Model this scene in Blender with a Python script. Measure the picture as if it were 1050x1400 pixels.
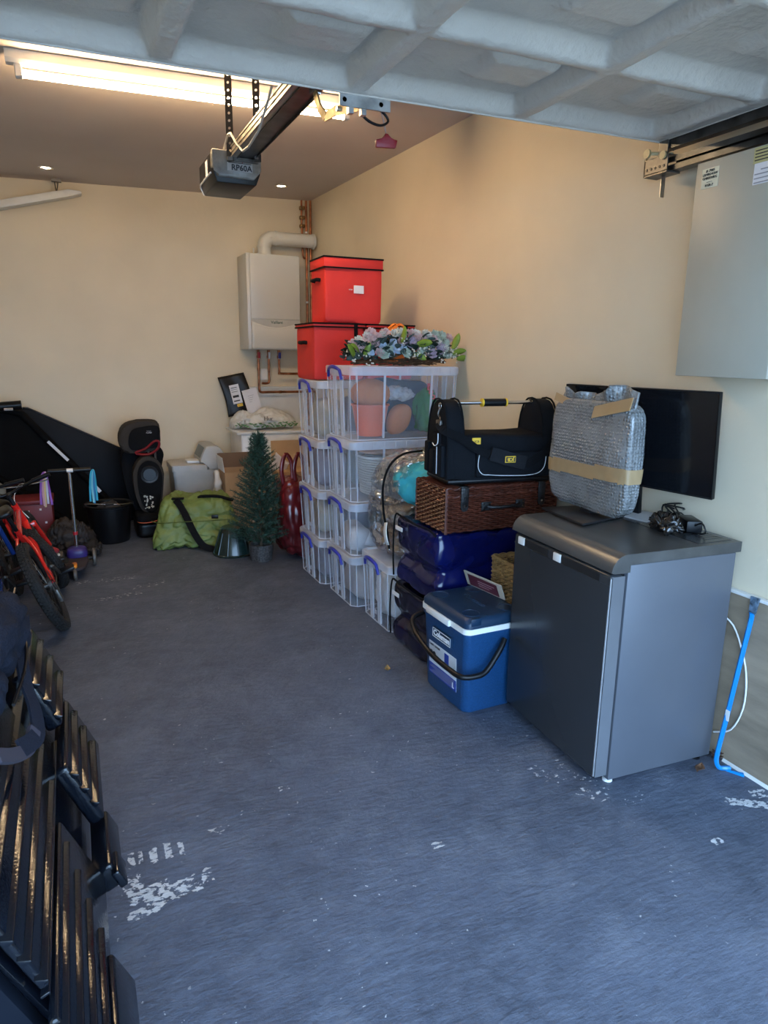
import bpy, bmesh, math, random
from mathutils import Vector, Matrix, noise, Euler
PI = math.pi
SC = bpy.context.scene
C = SC.collection
for o in list(bpy.data.objects): bpy.data.objects.remove(o)

# ------------------------------------------------------------ camera
W_PX, H_PX, F_PX = 1050, 1400, 930.0
pitch, yaw, roll = math.radians(13.1), math.radians(24.5), math.radians(.75)
fwd = Vector((math.sin(yaw)*math.cos(pitch), math.cos(yaw)*math.cos(pitch), -math.sin(pitch)))
rt0 = Vector((math.cos(yaw), -math.sin(yaw), 0)); up0 = rt0.cross(fwd)
rt = rt0*math.cos(roll)+up0*math.sin(roll); up = up0*math.cos(roll)-rt0*math.sin(roll)
cd = bpy.data.cameras.new('camera'); cam = bpy.data.objects.new('camera', cd); C.objects.link(cam)
M = Matrix((rt, up, -fwd)).transposed().to_4x4(); M.translation = Vector((0, 0, 1.45))
cam.matrix_world = M
cd.sensor_fit = 'VERTICAL'; cd.sensor_height = 36.0; cd.lens = 36.0*F_PX/H_PX
cd.clip_start = .02; cd.clip_end = 200
SC.camera = cam

# ------------------------------------------------------------ light of the sky and exposure
SC.view_settings.view_transform = 'Standard'; SC.view_settings.look = 'None'
SC.view_settings.exposure = 1.87; SC.view_settings.gamma = 1.0; SC.view_settings.use_curve_mapping = False
try: SC.cycles.transparent_max_bounces = 32
except Exception: pass
SKY = (0.43, 0.67, 1.0); SKY_STRENGTH = 2.6
TUBE = (1.0, 0.72, 0.41); TUBE_STRENGTH = 32
SPOT_STRENGTH = 14
wd = bpy.data.worlds.new('overcast_sky'); SC.world = wd; wd.use_nodes = True
wn = wd.node_tree.nodes['Background']; wn.inputs[0].default_value = (*SKY, 1); wn.inputs[1].default_value = SKY_STRENGTH

# ------------------------------------------------------------ materials
def mat(name, col, rough=.5, metal=0, var=.06, vs=6, bump=0, bs=40, coat=0, alpha=None, emit=None, es=0, stretch=None, detail=4, spec=.5, trans=None, sheen=0, dark=None):
    m = bpy.data.materials.new(name); m.use_nodes = True
    nt = m.node_tree; N = nt.nodes; L = nt.links; b = N['Principled BSDF']
    b.inputs['Roughness'].default_value = rough; b.inputs['Metallic'].default_value = metal
    b.inputs['Specular IOR Level'].default_value = spec
    if coat: b.inputs['Coat Weight'].default_value = coat; b.inputs['Coat Roughness'].default_value = .08
    if sheen: b.inputs['Sheen Weight'].default_value = sheen
    tc = N.new('ShaderNodeTexCoord'); mp = N.new('ShaderNodeMapping')
    if stretch: mp.inputs['Scale'].default_value = stretch
    L.new(tc.outputs['Object'], mp.inputs[0])
    n = N.new('ShaderNodeTexNoise'); n.inputs['Scale'].default_value = vs; n.inputs['Detail'].default_value = detail
    L.new(mp.outputs[0], n.inputs['Vector'])
    cr = N.new('ShaderNodeValToRGB'); cr.color_ramp.elements[0].position = .3; cr.color_ramp.elements[1].position = .7
    d = dark or tuple(max(0, c*(1-var*2)) for c in col)
    cr.color_ramp.elements[0].color = (*d, 1); cr.color_ramp.elements[1].color = (*[min(1, c*(1+var)) for c in col], 1)
    L.new(n.outputs[0], cr.inputs[0]); L.new(cr.outputs[0], b.inputs['Base Color'])
    if bump:
        n2 = N.new('ShaderNodeTexNoise'); n2.inputs['Scale'].default_value = bs; n2.inputs['Detail'].default_value = 3
        L.new(mp.outputs[0], n2.inputs['Vector'])
        bp = N.new('ShaderNodeBump'); bp.inputs['Strength'].default_value = bump; bp.inputs['Distance'].default_value = .01
        L.new(n2.outputs[0], bp.inputs['Height']); L.new(bp.outputs[0], b.inputs['Normal'])
    if alpha is not None: b.inputs['Alpha'].default_value = alpha
    if trans: b.inputs['Transmission Weight'].default_value = trans
    if emit: b.inputs['Emission Color'].default_value = (*emit, 1); b.inputs['Emission Strength'].default_value = es
    return m

MT = {}
def mm(key, *a, **k):
    if key not in MT: MT[key] = mat(key, *a, **k)
    return MT[key]
black = mm('black_plastic', (.004, .0045, .006), .36, spec=.32)
blackfab = mm('black_fabric', (.005, .0055, .007), .9, bump=.3, bs=300, spec=.15)
blackfab2 = mm('charcoal_fabric', (.013, .014, .017), .9, bump=.3, bs=300, spec=.15)
chrome = mm('bright_steel', (.75, .75, .76), .18, 1)
steel = mm('galvanised_steel', (.45, .44, .42), .4, 1, var=.2, vs=20)
dsteel = mm('dull_steel', (.16, .15, .14), .45, .8, var=.2, vs=20)
white = mm('white_plastic', (.75, .75, .74), .35)
wpaint = mm('white_paint', (.70, .69, .66), .45)
card = mm('cardboard', (.42, .27, .15), .85, var=.08, bump=.1, bs=90)
cardin = mm('cardboard_inside', (.16, .10, .065), .9)
paper = mm('paper', (.72, .71, .74), .7, var=.02)
yellow = mm('yellow_mark', (.85, .52, .03), .4)
ink = mm('dark_ink', (.02, .02, .025), .6)
greyink = mm('grey_ink', (.3, .3, .33), .6)

# ------------------------------------------------------------ mesh helpers
class MB:
    def __init__(s): s.b = bmesh.new()
    def box(s, x0, x1, y0, y1, z0, z1, bev=0, seg=2, mtx=None):
        vs = [s.b.verts.new((x, y, z)) for x in (x0, x1) for y in (y0, y1) for z in (z0, z1)]
        idx = [(0, 1, 3, 2), (4, 6, 7, 5), (0, 4, 5, 1), (2, 3, 7, 6), (0, 2, 6, 4), (1, 5, 7, 3)]
        fs = [s.b.faces.new([vs[i] for i in f]) for f in idx]
        if bev:
            es = list({e for f in fs for e in f.edges})
            r = bmesh.ops.bevel(s.b, geom=es, offset=bev, segments=seg, profile=.5, affect='EDGES')
            vs = list({v for f in r['faces'] for v in f.verts} | {v for v in vs if v.is_valid})
        if mtx is not None: bmesh.ops.transform(s.b, matrix=mtx, verts=vs)
        return s
    def prism(s, poly, d0, d1, axis='y', bev=0, seg=2, mtx=None):
        """poly: 2D points; extruded from d0 to d1 along axis. axis y: (x,z); x: (y,z); z: (x,y)"""
        def P(a, b, d): return {'y': (a, d, b), 'x': (d, a, b), 'z': (a, b, d)}[axis]
        A = [s.b.verts.new(P(a, b, d0)) for a, b in poly]; B = [s.b.verts.new(P(a, b, d1)) for a, b in poly]
        n = len(poly); fs = [s.b.faces.new(A), s.b.faces.new(B[::-1])]
        for i in range(n): fs.append(s.b.faces.new((A[i], B[i], B[(i+1) % n], A[(i+1) % n])))
        vs = A+B
        if bev:
            es = list({e for f in fs[:2] for e in f.edges}) + [e for f in fs[2:] for e in f.edges]
            es = list(set(es))
            r = bmesh.ops.bevel(s.b, geom=es, offset=bev, segments=seg, profile=.5, affect='EDGES')
            vs = list({v for f in r['faces'] for v in f.verts} | {v for v in vs if v.is_valid})
        if mtx is not None: bmesh.ops.transform(s.b, matrix=mtx, verts=vs)
        return s
    def tube(s, pts, r, n=8, cap=True, closed=False):
        pts = [Vector(p) for p in pts]; m = len(pts); rs = r if isinstance(r, (list, tuple)) else [r]*m
        rings = []; prev = None
        for i, p in enumerate(pts):
            if closed: t = pts[(i+1) % m]-pts[i-1]
            else: t = pts[min(i+1, m-1)]-pts[max(i-1, 0)]
            t = t.normalized() if t.length > 1e-9 else Vector((0, 0, 1))
            if prev is None:
                a = Vector((0, 0, 1)) if abs(t.z) < .9 else Vector((1, 0, 0))
                u = t.cross(a).normalized()
            else:
                u = (prev-t*prev.dot(t)); u = u.normalized() if u.length > 1e-6 else t.orthogonal().normalized()
            prev = u; v = t.cross(u)
            rings.append([s.b.verts.new(p+(u*math.cos(2*PI*k/n)+v*math.sin(2*PI*k/n))*rs[i]) for k in range(n)])
        rr = range(m) if closed else range(m-1)
        for i in rr:
            A, B = rings[i], rings[(i+1) % m]
            for k in range(n): s.b.faces.new((A[k], A[(k+1) % n], B[(k+1) % n], B[k]))
        if cap and not closed: s.b.faces.new(rings[0][::-1]); s.b.faces.new(rings[-1])
        return s
    def lathe(s, prof, n=24, mtx=None, cap=True):
        """prof: (r,z) list around z"""
        rings = [[s.b.verts.new((r*math.cos(2*PI*k/n), r*math.sin(2*PI*k/n), z)) for k in range(n)] for r, z in prof]
        for A, B in zip(rings, rings[1:]):
            for k in range(n): s.b.faces.new((A[k], A[(k+1) % n], B[(k+1) % n], B[k]))
        if cap: s.b.faces.new(rings[0][::-1]); s.b.faces.new(rings[-1])
        if mtx is not None: bmesh.ops.transform(s.b, matrix=mtx, verts=[v for R in rings for v in R])
        return s
    def grid(s, fn, nu, nv, closeu=False):
        V = [[s.b.verts.new(fn(i/nu, j/nv)) for j in range(nv+1)] for i in range(nu if closeu else nu+1)]
        nn = len(V)
        for i in range(nu):
            for j in range(nv):
                a, b_, c, d = V[i][j], V[(i+1) % nn][j], V[(i+1) % nn][j+1], V[i][j+1]
                try: s.b.faces.new((a, b_, c, d))
                except Exception: pass
        return V
    def sheet(s, fn, nu, nv, th=.003):
        """a surface with thickness"""
        T = s.grid(fn, nu, nv)
        s.b.normal_update()
        B = [[s.b.verts.new(v.co-v.normal*th) for v in row] for row in T]
        for i in range(nu):
            for j in range(nv): s.b.faces.new((B[i][j], B[i][j+1], B[i+1][j+1], B[i+1][j]))
        for i in range(nu):
            s.b.faces.new((T[i][0], B[i][0], B[i+1][0], T[i+1][0])); s.b.faces.new((T[i+1][nv], B[i+1][nv], B[i][nv], T[i][nv]))
        for j in range(nv):
            s.b.faces.new((T[0][j+1], B[0][j+1], B[0][j], T[0][j])); s.b.faces.new((T[nu][j], B[nu][j], B[nu][j+1], T[nu][j+1]))
        return s
    def soft(s, c, size, n=16, k=5, amp=.02, freq=5, seed=0, taper=0, crease=0, flat=True, shear=(0, 0), kz=None, mtx=None, fn=None):
        """lumpy rounded box: c centre of the base, size full extents"""
        cx, cy, cz = c; sx, sy, sz = [v/2 for v in size]; vs = {}
        def key(p): return tuple(round(v*n) for v in p)
        def V(p):
            kk = key(p)
            if kk in vs: return vs[kk]
            p = Vector(p)
            q = Vector([math.copysign(abs(v)**.8, v) for v in p])
            r = sum(abs(v)**k for v in q)**(1/k); q = q/r
            w = Vector((q.x*sx, q.y*sy, q.z*sz))
            nn = Vector((q.x/sx, q.y/sy, q.z/sz)).normalized()
            sp = Vector((w.x, w.y, w.z))*freq+Vector((seed*7.3, seed*3.1, seed*1.7))
            d = noise.noise(sp)*amp
            if crease:
                d -= crease*(1-min(1, abs(noise.noise(sp*2.1+Vector((9, 2, 5))))*4))
                d -= crease*.5*(1-min(1, abs(noise.noise(sp*4.3+Vector((1, 7, 3))))*4))
            w += nn*d
            f = 1-taper*(w.z/sz*.5+.5)
            w.x *= f; w.y *= f
            h = w.z/sz*.5+.5
            w.x += shear[0]*h; w.y += shear[1]*h
            if fn: w = fn(w, h)
            if flat and w.z < -sz*.97: w.z = -sz
            w += Vector((cx, cy, cz+sz))
            if mtx is not None: w = mtx@w
            vs[kk] = s.b.verts.new(w); return vs[kk]
        for ax in range(3):
            for sg in (-1, 1):
                for i in range(n):
                    for j in range(n):
                        q = []
                        for (a, b_) in ((i, j), (i+1, j), (i+1, j+1), (i, j+1)):
                            p = [0, 0, 0]; p[ax] = sg; p[(ax+1) % 3] = 2*a/n-1; p[(ax+2) % 3] = 2*b_/n-1
                            q.append(V(p))
                        if sg < 0: q = q[::-1]
                        try: s.b.faces.new(q)
                        except Exception: pass
        return s
    def poly3(s, pts, th, nrm):
        """planar polygon given by 3D points, with a thickness along -nrm"""
        nrm = Vector(nrm).normalized()
        A = [s.b.verts.new(Vector(p)) for p in pts]; B = [s.b.verts.new(Vector(p)-nrm*th) for p in pts]
        s.b.faces.new(A); s.b.faces.new(B[::-1]); n = len(pts)
        for i in range(n): s.b.faces.new((A[i], B[i], B[(i+1) % n], A[(i+1) % n]))
        return s
    def out(s, name, m, parent=None, smooth=None, **tags):
        bmesh.ops.recalc_face_normals(s.b, faces=s.b.faces)
        if smooth:
            for f in s.b.faces: f.smooth = True
            if smooth < 180:
                a = math.radians(smooth)
                for e in s.b.edges:
                    if len(e.link_faces) == 2 and e.calc_face_angle(0) > a: e.smooth = False
        me = bpy.data.meshes.new(name); s.b.to_mesh(me); s.b.free(); me.materials.append(m)
        o = bpy.data.objects.new(name, me); C.objects.link(o)
        if parent: o.parent = parent
        for k, v in tags.items(): o[k] = v
        return o

def thing(name, label, cat, loc=(0, 0, 0), rz=0, group=None, rot=None):
    o = bpy.data.objects.new(name, None); C.objects.link(o); o.empty_display_size = .05
    o.location = loc; o.rotation_euler = rot if rot else (0, 0, rz)
    o['label'] = label; o['category'] = cat
    if group: o['group'] = group
    return o
def tag(o, label, cat, group=None):
    o['label'] = label; o['category'] = cat
    if group: o['group'] = group
    return o
def struct(o): o['kind'] = 'structure'; return o
def bx(name, m, parent, x0, x1, y0, y1, z0, z1, bev=0, seg=2, smooth=None, **t):
    return MB().box(x0, x1, y0, y1, z0, z1, bev, seg).out(name, m, parent, smooth or (40 if bev else None), **t)
def text(name, s, size, loc, face, m, parent, depth=.0008, align='CENTER', rot=None, bold=0, sx=1, **t):
    """flat lettering as a mesh; face '-y','-x','z'"""
    cu = bpy.data.curves.new(name, 'FONT'); cu.body = s; cu.size = size; cu.extrude = depth; cu.align_x = align; cu.align_y = 'CENTER'; cu.offset = bold
    cu.resolution_u = 2
    tmp = bpy.data.objects.new('tmp', cu); C.objects.link(tmp)
    dg = bpy.context.evaluated_depsgraph_get()
    me = bpy.data.meshes.new_from_object(tmp.evaluated_get(dg)); bpy.data.objects.remove(tmp)
    R = {'-y': Euler((PI/2, 0, 0)), '-x': Euler((PI/2, 0, -PI/2)), 'z': Euler((0, 0, 0))}[face] if rot is None else Euler(rot)
    me.transform(Matrix.Translation(loc)@R.to_matrix().to_4x4()@Matrix.Diagonal((sx, 1, 1, 1)))
    me.materials.clear(); me.materials.append(m)
    o = bpy.data.objects.new(name, me); C.objects.link(o); o.parent = parent
    for k, v in t.items(): o[k] = v
    return o
def copy_part(o, parent, loc=None, rot=None, scale=None):
    c = o.copy(); C.objects.link(c); c.parent = parent
    if loc is not None: c.location = loc
    if rot is not None: c.rotation_euler = rot
    if scale is not None: c.scale = (scale,)*3 if not hasattr(scale, '__len__') else scale
    return c
def copy_tree(o, parent=None):
    c = o.copy(); C.objects.link(c); c.parent = parent
    for ch in list(o.children): copy_tree(ch, c)
    return c
def arc(c, r, a0, a1, n, plane='xz'):
    out = []
    for i in range(n+1):
        a = math.radians(a0+(a1-a0)*i/n); u, v = r*math.cos(a), r*math.sin(a)
        out.append(Vector(c)+Vector({'xz': (u, 0, v), 'yz': (0, u, v), 'xy': (u, v, 0)}[plane]))
    return out
def smooth_path(p, k=4):
    p = [Vector(v) for v in p]; out = []
    for i in range(len(p)-1):
        a, b_, c, d = p[max(i-1, 0)], p[i], p[i+1], p[min(i+2, len(p)-1)]
        for j in range(k):
            t = j/k; out.append(.5*((2*b_)+(-a+c)*t+(2*a-5*b_+4*c-d)*t*t+(-a+3*b_-3*c+d)*t**3))
    out.append(p[-1]); return out
rnd = random.Random(7)
# ============================================================ the room
XR, XL, YB, YF = 2.103, -1.15, 6.31, -.12
def ceil_z(x, y): return 2.783-.0264*(XR-x)-.024*(YB-y)

def floor_material():
    m = bpy.data.materials.new('worn_painted_concrete'); m.use_nodes = True
    nt = m.node_tree; N = nt.nodes; L = nt.links; b = N['Principled BSDF']
    tc = N.new('ShaderNodeTexCoord')
    def mapping(s, rot=0):
        q = N.new('ShaderNodeMapping'); q.inputs['Scale'].default_value = s; q.inputs['Rotation'].default_value = (0, 0, rot); L.new(tc.outputs['Object'], q.inputs[0]); return q
    def nz(sc, det=4, rough=.5, mp=None):
        q = N.new('ShaderNodeTexNoise'); q.inputs['Scale'].default_value = sc; q.inputs['Detail'].default_value = det; q.inputs['Roughness'].default_value = rough
        L.new((mp or mapping((1, 1, 1))).outputs[0], q.inputs['Vector']); return q
    def ramp(src, a, b_, ca=(0, 0, 0, 1), cb=(1, 1, 1, 1)):
        q = N.new('ShaderNodeValToRGB'); e = q.color_ramp.elements; e[0].position = a; e[1].position = b_; e[0].color = ca; e[1].color = cb
        L.new(src, q.inputs[0]); return q
    def mix(f, a, b_):
        q = N.new('ShaderNodeMix'); q.data_type = 'RGBA'; L.new(f, q.inputs[0])
        for v, i in ((a, 6), (b_, 7)):
            if isinstance(v, tuple): q.inputs[i].default_value = v
            else: L.new(v, q.inputs[i])
        return q.outputs[2]
    base = ramp(nz(1.6, 7, .68).outputs[0], .34, .68, (.044, .055, .080, 1), (.086, .104, .148, 1)).outputs[0]
    fine = ramp(nz(11, 9, .8, mapping((1, 1.3, 1), .25)).outputs[0], .40, .74)
    c = mix(fine.outputs[0], base, (.112, .132, .180, 1))
    mt = N.new('ShaderNodeMath'); mt.operation = 'MULTIPLY'
    # dusty worn film
    f2 = ramp(nz(3.1, 9, .72).outputs[0], .52, .8)
    sc_ = N.new('ShaderNodeMath'); sc_.operation = 'MULTIPLY'; sc_.inputs[1].default_value = .55; L.new(f2.outputs[0], sc_.inputs[0])
    c = mix(sc_.outputs[0], c, (.20, .22, .265, 1))
    # tiny chips of pale paint and dark spots
    chips = ramp(nz(48, 3, .6).outputs[0], .685, .705)
    reg = ramp(nz(2.3, 3, .5).outputs[0], .45, .6)
    mul = N.new('ShaderNodeMath'); mul.operation = 'MULTIPLY'; L.new(chips.outputs[0], mul.inputs[0]); L.new(reg.outputs[0], mul.inputs[1])
    c = mix(mul.outputs[0], c, (.6, .6, .6, 1))
    ds = ramp(nz(9, 6, .7).outputs[0], .72, .78)
    dm = N.new('ShaderNodeMath'); dm.operation = 'MULTIPLY'; dm.inputs[1].default_value = .6; L.new(ds.outputs[0], dm.inputs[0])
    c = mix(dm.outputs[0], c, (.022, .025, .03, 1))
    # worn white patches at their places: (x, y, half length, half width, angle, threshold)
    tot = None
    for (px, py, a, b_, ang, th) in FLAKES:
        mp = N.new('ShaderNodeMapping'); mp.vector_type = 'TEXTURE'; mp.inputs['Location'].default_value = (px, py, 0); mp.inputs['Rotation'].default_value = (0, 0, ang); mp.inputs['Scale'].default_value = (a, b_, 1)
        L.new(tc.outputs['Object'], mp.inputs[0])
        sv = N.new('ShaderNodeVectorMath'); sv.operation = 'ABSOLUTE'; L.new(mp.outputs[0], sv.inputs[0])
        sx = N.new('ShaderNodeSeparateXYZ'); L.new(sv.outputs[0], sx.inputs[0])
        ln = N.new('ShaderNodeMath'); ln.operation = 'MAXIMUM'; L.new(sx.outputs[0], ln.inputs[0]); L.new(sx.outputs[1], ln.inputs[1])
        mr = N.new('ShaderNodeMapRange'); mr.inputs[1].default_value = .55; mr.inputs[2].default_value = 1.15; mr.inputs[3].default_value = th*.75+(.03 if a < .05 else 0); mr.inputs[4].default_value = -.35; L.new(ln.outputs['Value'], mr.inputs[0])
        if tot is None: tot = mr.outputs[0]
        else:
            q = N.new('ShaderNodeMath'); q.operation = 'MAXIMUM'; L.new(tot, q.inputs[0]); L.new(mr.outputs[0], q.inputs[1]); tot = q.outputs[0]
    fn = nz(52, 4, .62, mapping((.8, 1.25, 1), .3))
    ad = N.new('ShaderNodeMath'); ad.operation = 'ADD'; L.new(tot, ad.inputs[0]); L.new(fn.outputs[0], ad.inputs[1])
    msk = ramp(ad.outputs[0], .6, .625)
    c = mix(msk.outputs[0], c, (.55, .55, .56, 1))
    L.new(c, b.inputs['Base Color'])
    rr = ramp(nz(6, 6, .7).outputs[0], .3, .8, (.42, .42, .42, 1), (.72, .72, .72, 1)); L.new(rr.outputs[0], b.inputs['Roughness'])
    # tamped ripples across the slab
    wv = nz(15, 4, .6, mapping((1.5, 3.4, 1), .22)); gr = nz(60, 6, .75)
    a2 = N.new('ShaderNodeMath'); a2.operation = 'MULTIPLY_ADD'; a2.inputs[1].default_value = .55; L.new(gr.outputs[0], a2.inputs[0]); L.new(wv.outputs[0], a2.inputs[2])
    bp = N.new('ShaderNodeBump'); bp.inputs['Strength'].default_value = .5; bp.inputs['Distance'].default_value = .012; L.new(a2.outputs[0], bp.inputs['Height']); L.new(bp.outputs[0], b.inputs['Normal'])
    return m
FLAKES = [(0.047, 1.849, 0.014, 0.046, 0, 0.16), (0.072, 1.851, 0.01, 0.043, 0, 0.12), (0.108, 1.846, 0.017, 0.046, 0, 0.17), (0.15, 1.85, 0.016, 0.05, 0, 0.17), (0.187, 1.841, 0.012, 0.047, 0, 0.14), (0.044, 1.732, 0.04, 0.083, 0.22, 0.12), (0.101, 1.687, 0.06, 0.066, 0.22, 0.19), (0.178, 1.682, 0.056, 0.051, 0.22, 0.14), (0.238, 1.704, 0.026, 0.045, 0, 0.08), (0.068, 1.639, 0.073, 0.03, 0.22, 0.15),
          (1.42, 1.71, .11, .05, -1.1, .02), (1.50, 1.56, .10, .05, -.9, .03), (1.53, 1.66, .2, .04, -1.3, .0), (1.62, 1.47, .10, .05, .2, -.03),
          (1.95, 1.31, .10, .03, -.6, .2), (2.03, 1.33, .05, .035, -.3, .12), (1.70, 1.22, .03, .02, 0, .1), (1.74, 1.0, .16, .035, .9, .04),
          (1.62, .93, .05, .03, 0, .08), (1.32, .71, .03, .04, .1, .16), (1.42, .78, .02, .05, -.4, .08), (1.55, .72, .06, .05, .4, .0),
          (.17, 4.2, .22, .05, .15, .03), (.35, 4.35, .18, .05, .2, .02), (.1, 4.55, .3, .06, 0, .02), (.35, 1.9, .1, .03, .5, -.05), (.3, 1.88, .04, .02, 0, .05),
          (.9, 1.55, .03, .02, 0, .1), (.55, 2.0, .03, .02, 0, .05)]
g = MB(); g.box(XL-.2, XR+.2, YF-.1, YB+.2, -.12, 0); fl = struct(g.out('floor', floor_material()))
g = MB(); g.box(-14, 16, -18, YF-.1, -.2, -.03)
struct(g.out('ground', mat('driveway_tarmac', (.30, .28, .25), .9, bump=.4, bs=60)))

cream = mat('cream_wall_paint', (.71, .61, .45), .75, var=.03, vs=2.2, bump=.12, bs=25)
# right wall cream paint; back wall the same
g = MB(); g.box(XR, XR+.15, YF-.1, YB+.15, 0, 2.95); struct(g.out('wall_right', cream))
g = MB(); g.box(XL-.15, XR+.15, YB, YB+.15, 0, 2.95); struct(g.out('wall_back', cream))
g = MB(); g.box(XL-.15, XL, YF-.1, YB+.15, 0, 2.95); struct(g.out('wall_left', cream))
g = MB(); g.box(XL-.15, XR+.15, YF-.1, YF, 2.27, 2.95); struct(g.out('wall_front', cream))
g = MB()
P = [(x, y, ceil_z(x, y)) for x, y in ((XL-.1, YF-.1), (XR+.1, YF-.1), (XR+.1, YB+.1), (XL-.1, YB+.1))]
A = [g.b.verts.new(p) for p in P]; B = [g.b.verts.new((p[0], p[1], p[2]+.2)) for p in P]
g.b.faces.new(A); g.b.faces.new(B[::-1])
for i in range(4): g.b.faces.new((A[i], B[i], B[(i+1) % 4], A[(i+1) % 4]))
struct(g.out('ceiling', mat('matt_ceiling_paint', (.58, .50, .45), .8, var=.03, vs=1.5)))
# ply sheet fixed on the lower right wall, with its white sill strip and floor fillet
plym = mat('weathered_plywood', (.30, .235, .165), .7, var=.16, vs=5, bump=.15, bs=60, stretch=(1, .7, 3), detail=8)
g = MB(); g.box(XR-.018, XR-.001, .2, 2.6, .004, .64); struct(g.out('trim_1', plym))
g = MB(); g.box(XR-.028, XR-.001, .2, 2.6, .64, .652, .003); struct(g.out('trim_2', wpaint))
g = MB(); g.prism([(XR-.027, 0), (XR-.0185, 0), (XR-.0185, .010)], .2, 1.52, 'y'); struct(g.out('trim_3', wpaint))
# shallow boxed-out ledge at the foot of the wall beneath the boiler
g = MB(); g.box(1.33, XR-.001, YB-.06, YB-.001, 0, 1.12, .004); g.box(1.30, XR-.001, YB-.075, YB-.001, 1.12, 1.14, .004)
struct(g.out('trim_4', wpaint))

# ============================================================ overhead door (open, lying flat under the ceiling)
DZ = 2.2; DY1 = 2.03
doorm = mat('white_pressed_steel_door', (.53, .485, .43), .36, var=.05, vs=4, bump=.55, bs=36)
xb = [-.845, -.285, .275, .816, 1.38, 1.96]; yb = [DY1-.42*k for k in range(6)]
def sst(t): t = max(0, min(1, t)); return t*t*(3-2*t)
def door_h(x, y):
    # recess depth, upwards from the rib plane
    h = 0
    for i in range(5):
        if xb[i] <= x <= xb[i+1]:
            for j in range(5):
                if yb[j+1] <= y <= yb[j]:
                    dx = min(x-xb[i], xb[i+1]-x); dy0 = y-yb[j+1]; dy1 = yb[j]-y
                    e = min(sst((dx-.022)/.03), sst((dy0-.015)/.03), sst((dy1-.006)/.045))
                    h = .05*e
                    # raised inner half panel
                    u = (x-xb[i])/(xb[i+1]-xb[i])
                    e2 = min(sst((u-.44)/.08), sst((dy0-.10)/.03), sst((dy1-.13)/.04), sst((.9-u)/.06))
                    h -= .022*e2
    return h+.003*noise.noise(Vector((x*9, y*9, 0)))
g = MB()
x0, x1, y0, y1 = xb[0]-.03, xb[-1]+.03, yb[-1], DY1
nu, nv = 300, 230
g.grid(lambda u, v: (x0+(x1-x0)*u, y0+(y1-y0)*v, DZ+door_h(x0+(x1-x0)*u, y0+(y1-y0)*v)), nu, nv)
TB = -.0166   # the door hangs a little lower at its left side
dr = thing('overhead_garage_door', 'white pressed steel up-and-over garage door lying open overhead', 'garage door', (1.96-1.96*math.cos(TB)-2.2*math.sin(TB), 0, 2.2+1.96*math.sin(TB)-2.2*math.cos(TB)), rot=(0, TB, 0))
g.out('door_panel', doorm, dr, 180)
g = MB(); g.box(x0, x1, y0, y1, DZ+.06, DZ+.066); g.box(x0-.004, x0, y0, y1, DZ-.002, DZ+.066); g.box(x1, x1+.004, y0, y1, DZ-.002, DZ+.066); g.box(x0, x1, y1, y1+.004, DZ-.004, DZ+.066); g.box(x0, x1, y0-.004, y0, DZ-.002, DZ+.066)
g.out('outer_skin', doorm, dr)
# spring anchor plate on the rear edge of the door
g = MB(); g.box(.77, .93, 2.034, 2.040, 2.165, 2.20); g.box(.80, .815, 2.04, 2.06, 2.15, 2.195); g.box(.84, .855, 2.04, 2.06, 2.15, 2.195)
g.out('anchor_plate', steel, dr)
g = MB()
for x in (.785, .90): g.tube([(x, 2.034, 2.182), (x, 2.052, 2.182)], .007, 8)
g.out('bolt', chrome, dr)

# side track on the right with its roller bracket
tr = thing('door_track', 'dark steel channel track holding the overhead door at right wall', 'door track', (0, 0, 0))
dk = mm('track_steel', (.10, .10, .10), .35, .9, var=.3, vs=12)
def channel(name, x0, x1, z0, z1, y0, y1, m):
    t = .003; g = MB(); g.box(x0, x1, y0, y1, z0, z0+t); g.box(x0, x1, y0, y1, z1-t, z1); g.box(x1-t, x1, y0, y1, z0+t, z1-t); g.box(x0, x0+t, y0, y1, z0+t, z0+.018); g.box(x0, x0+t, y0, y1, z1-.018, z1-t)
    return g.out(name, m, tr)
channel('channel', 2.004, 2.05, 2.098, 2.142, YF+.01, 2.0, dk)
g = MB(); g.box(1.998, 2.004, YF+.02, 2.04, 2.17, 2.215); g.box(2.004, 2.03, YF+.02, 2.04, 2.17, 2.174); g.out('door_side_rail', dk, tr)
g = MB(); g.box(1.985, 1.99, 1.98, 2.09, 2.10, 2.15); g.box(1.985, 2.05, 2.085, 2.09, 2.095, 2.155); g.box(1.985, 2.05, 1.98, 2.09, 2.092, 2.097); g.box(2.0, 2.05, 1.985, 2.04, 2.15, 2.154); g.box(1.99, 1.995, 1.99, 2.03, 2.15, 2.20)
g.out('end_bracket', dsteel, tr)
g = MB()
for i in range(5): g.tube([(1.983, 2.075-.02*i, 2.115+.0*i), (1.986, 2.075-.02*i, 2.115)], .005, 8)
g.out('slot_holes', black, tr, kind='stuff')
g = MB(); g.tube([(1.975, 2.05, 2.165), (2.03, 2.0, 2.158)], .006, 8); g.tube([(1.978, 2.0, 2.15), (1.984, 2.0, 2.15)], .014, 14); g.out('roller', mm('cream_nylon', (.42, .33, .16), .4), tr)
g = MB(); g.tube([(1.97, 2.07, 2.168), (1.979, 2.07, 2.168)], .016, 14); g.out('washer', mm('cream_nylon', (.42, .33, .16), .4), tr)
g = MB(); g.box(2.015, 2.034, 2.03, 2.033, 2.02, ceil_z(2.02, 2.03)); g.out('drop_strap', steel, tr)
g = MB(); g.box(2.012, 2.020, YF, YF+.02, 2.09, 2.2); g.box(2.05, XR, .5, .53, 2.11, 2.13); g.out('wall_stay', dsteel, tr)
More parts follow.
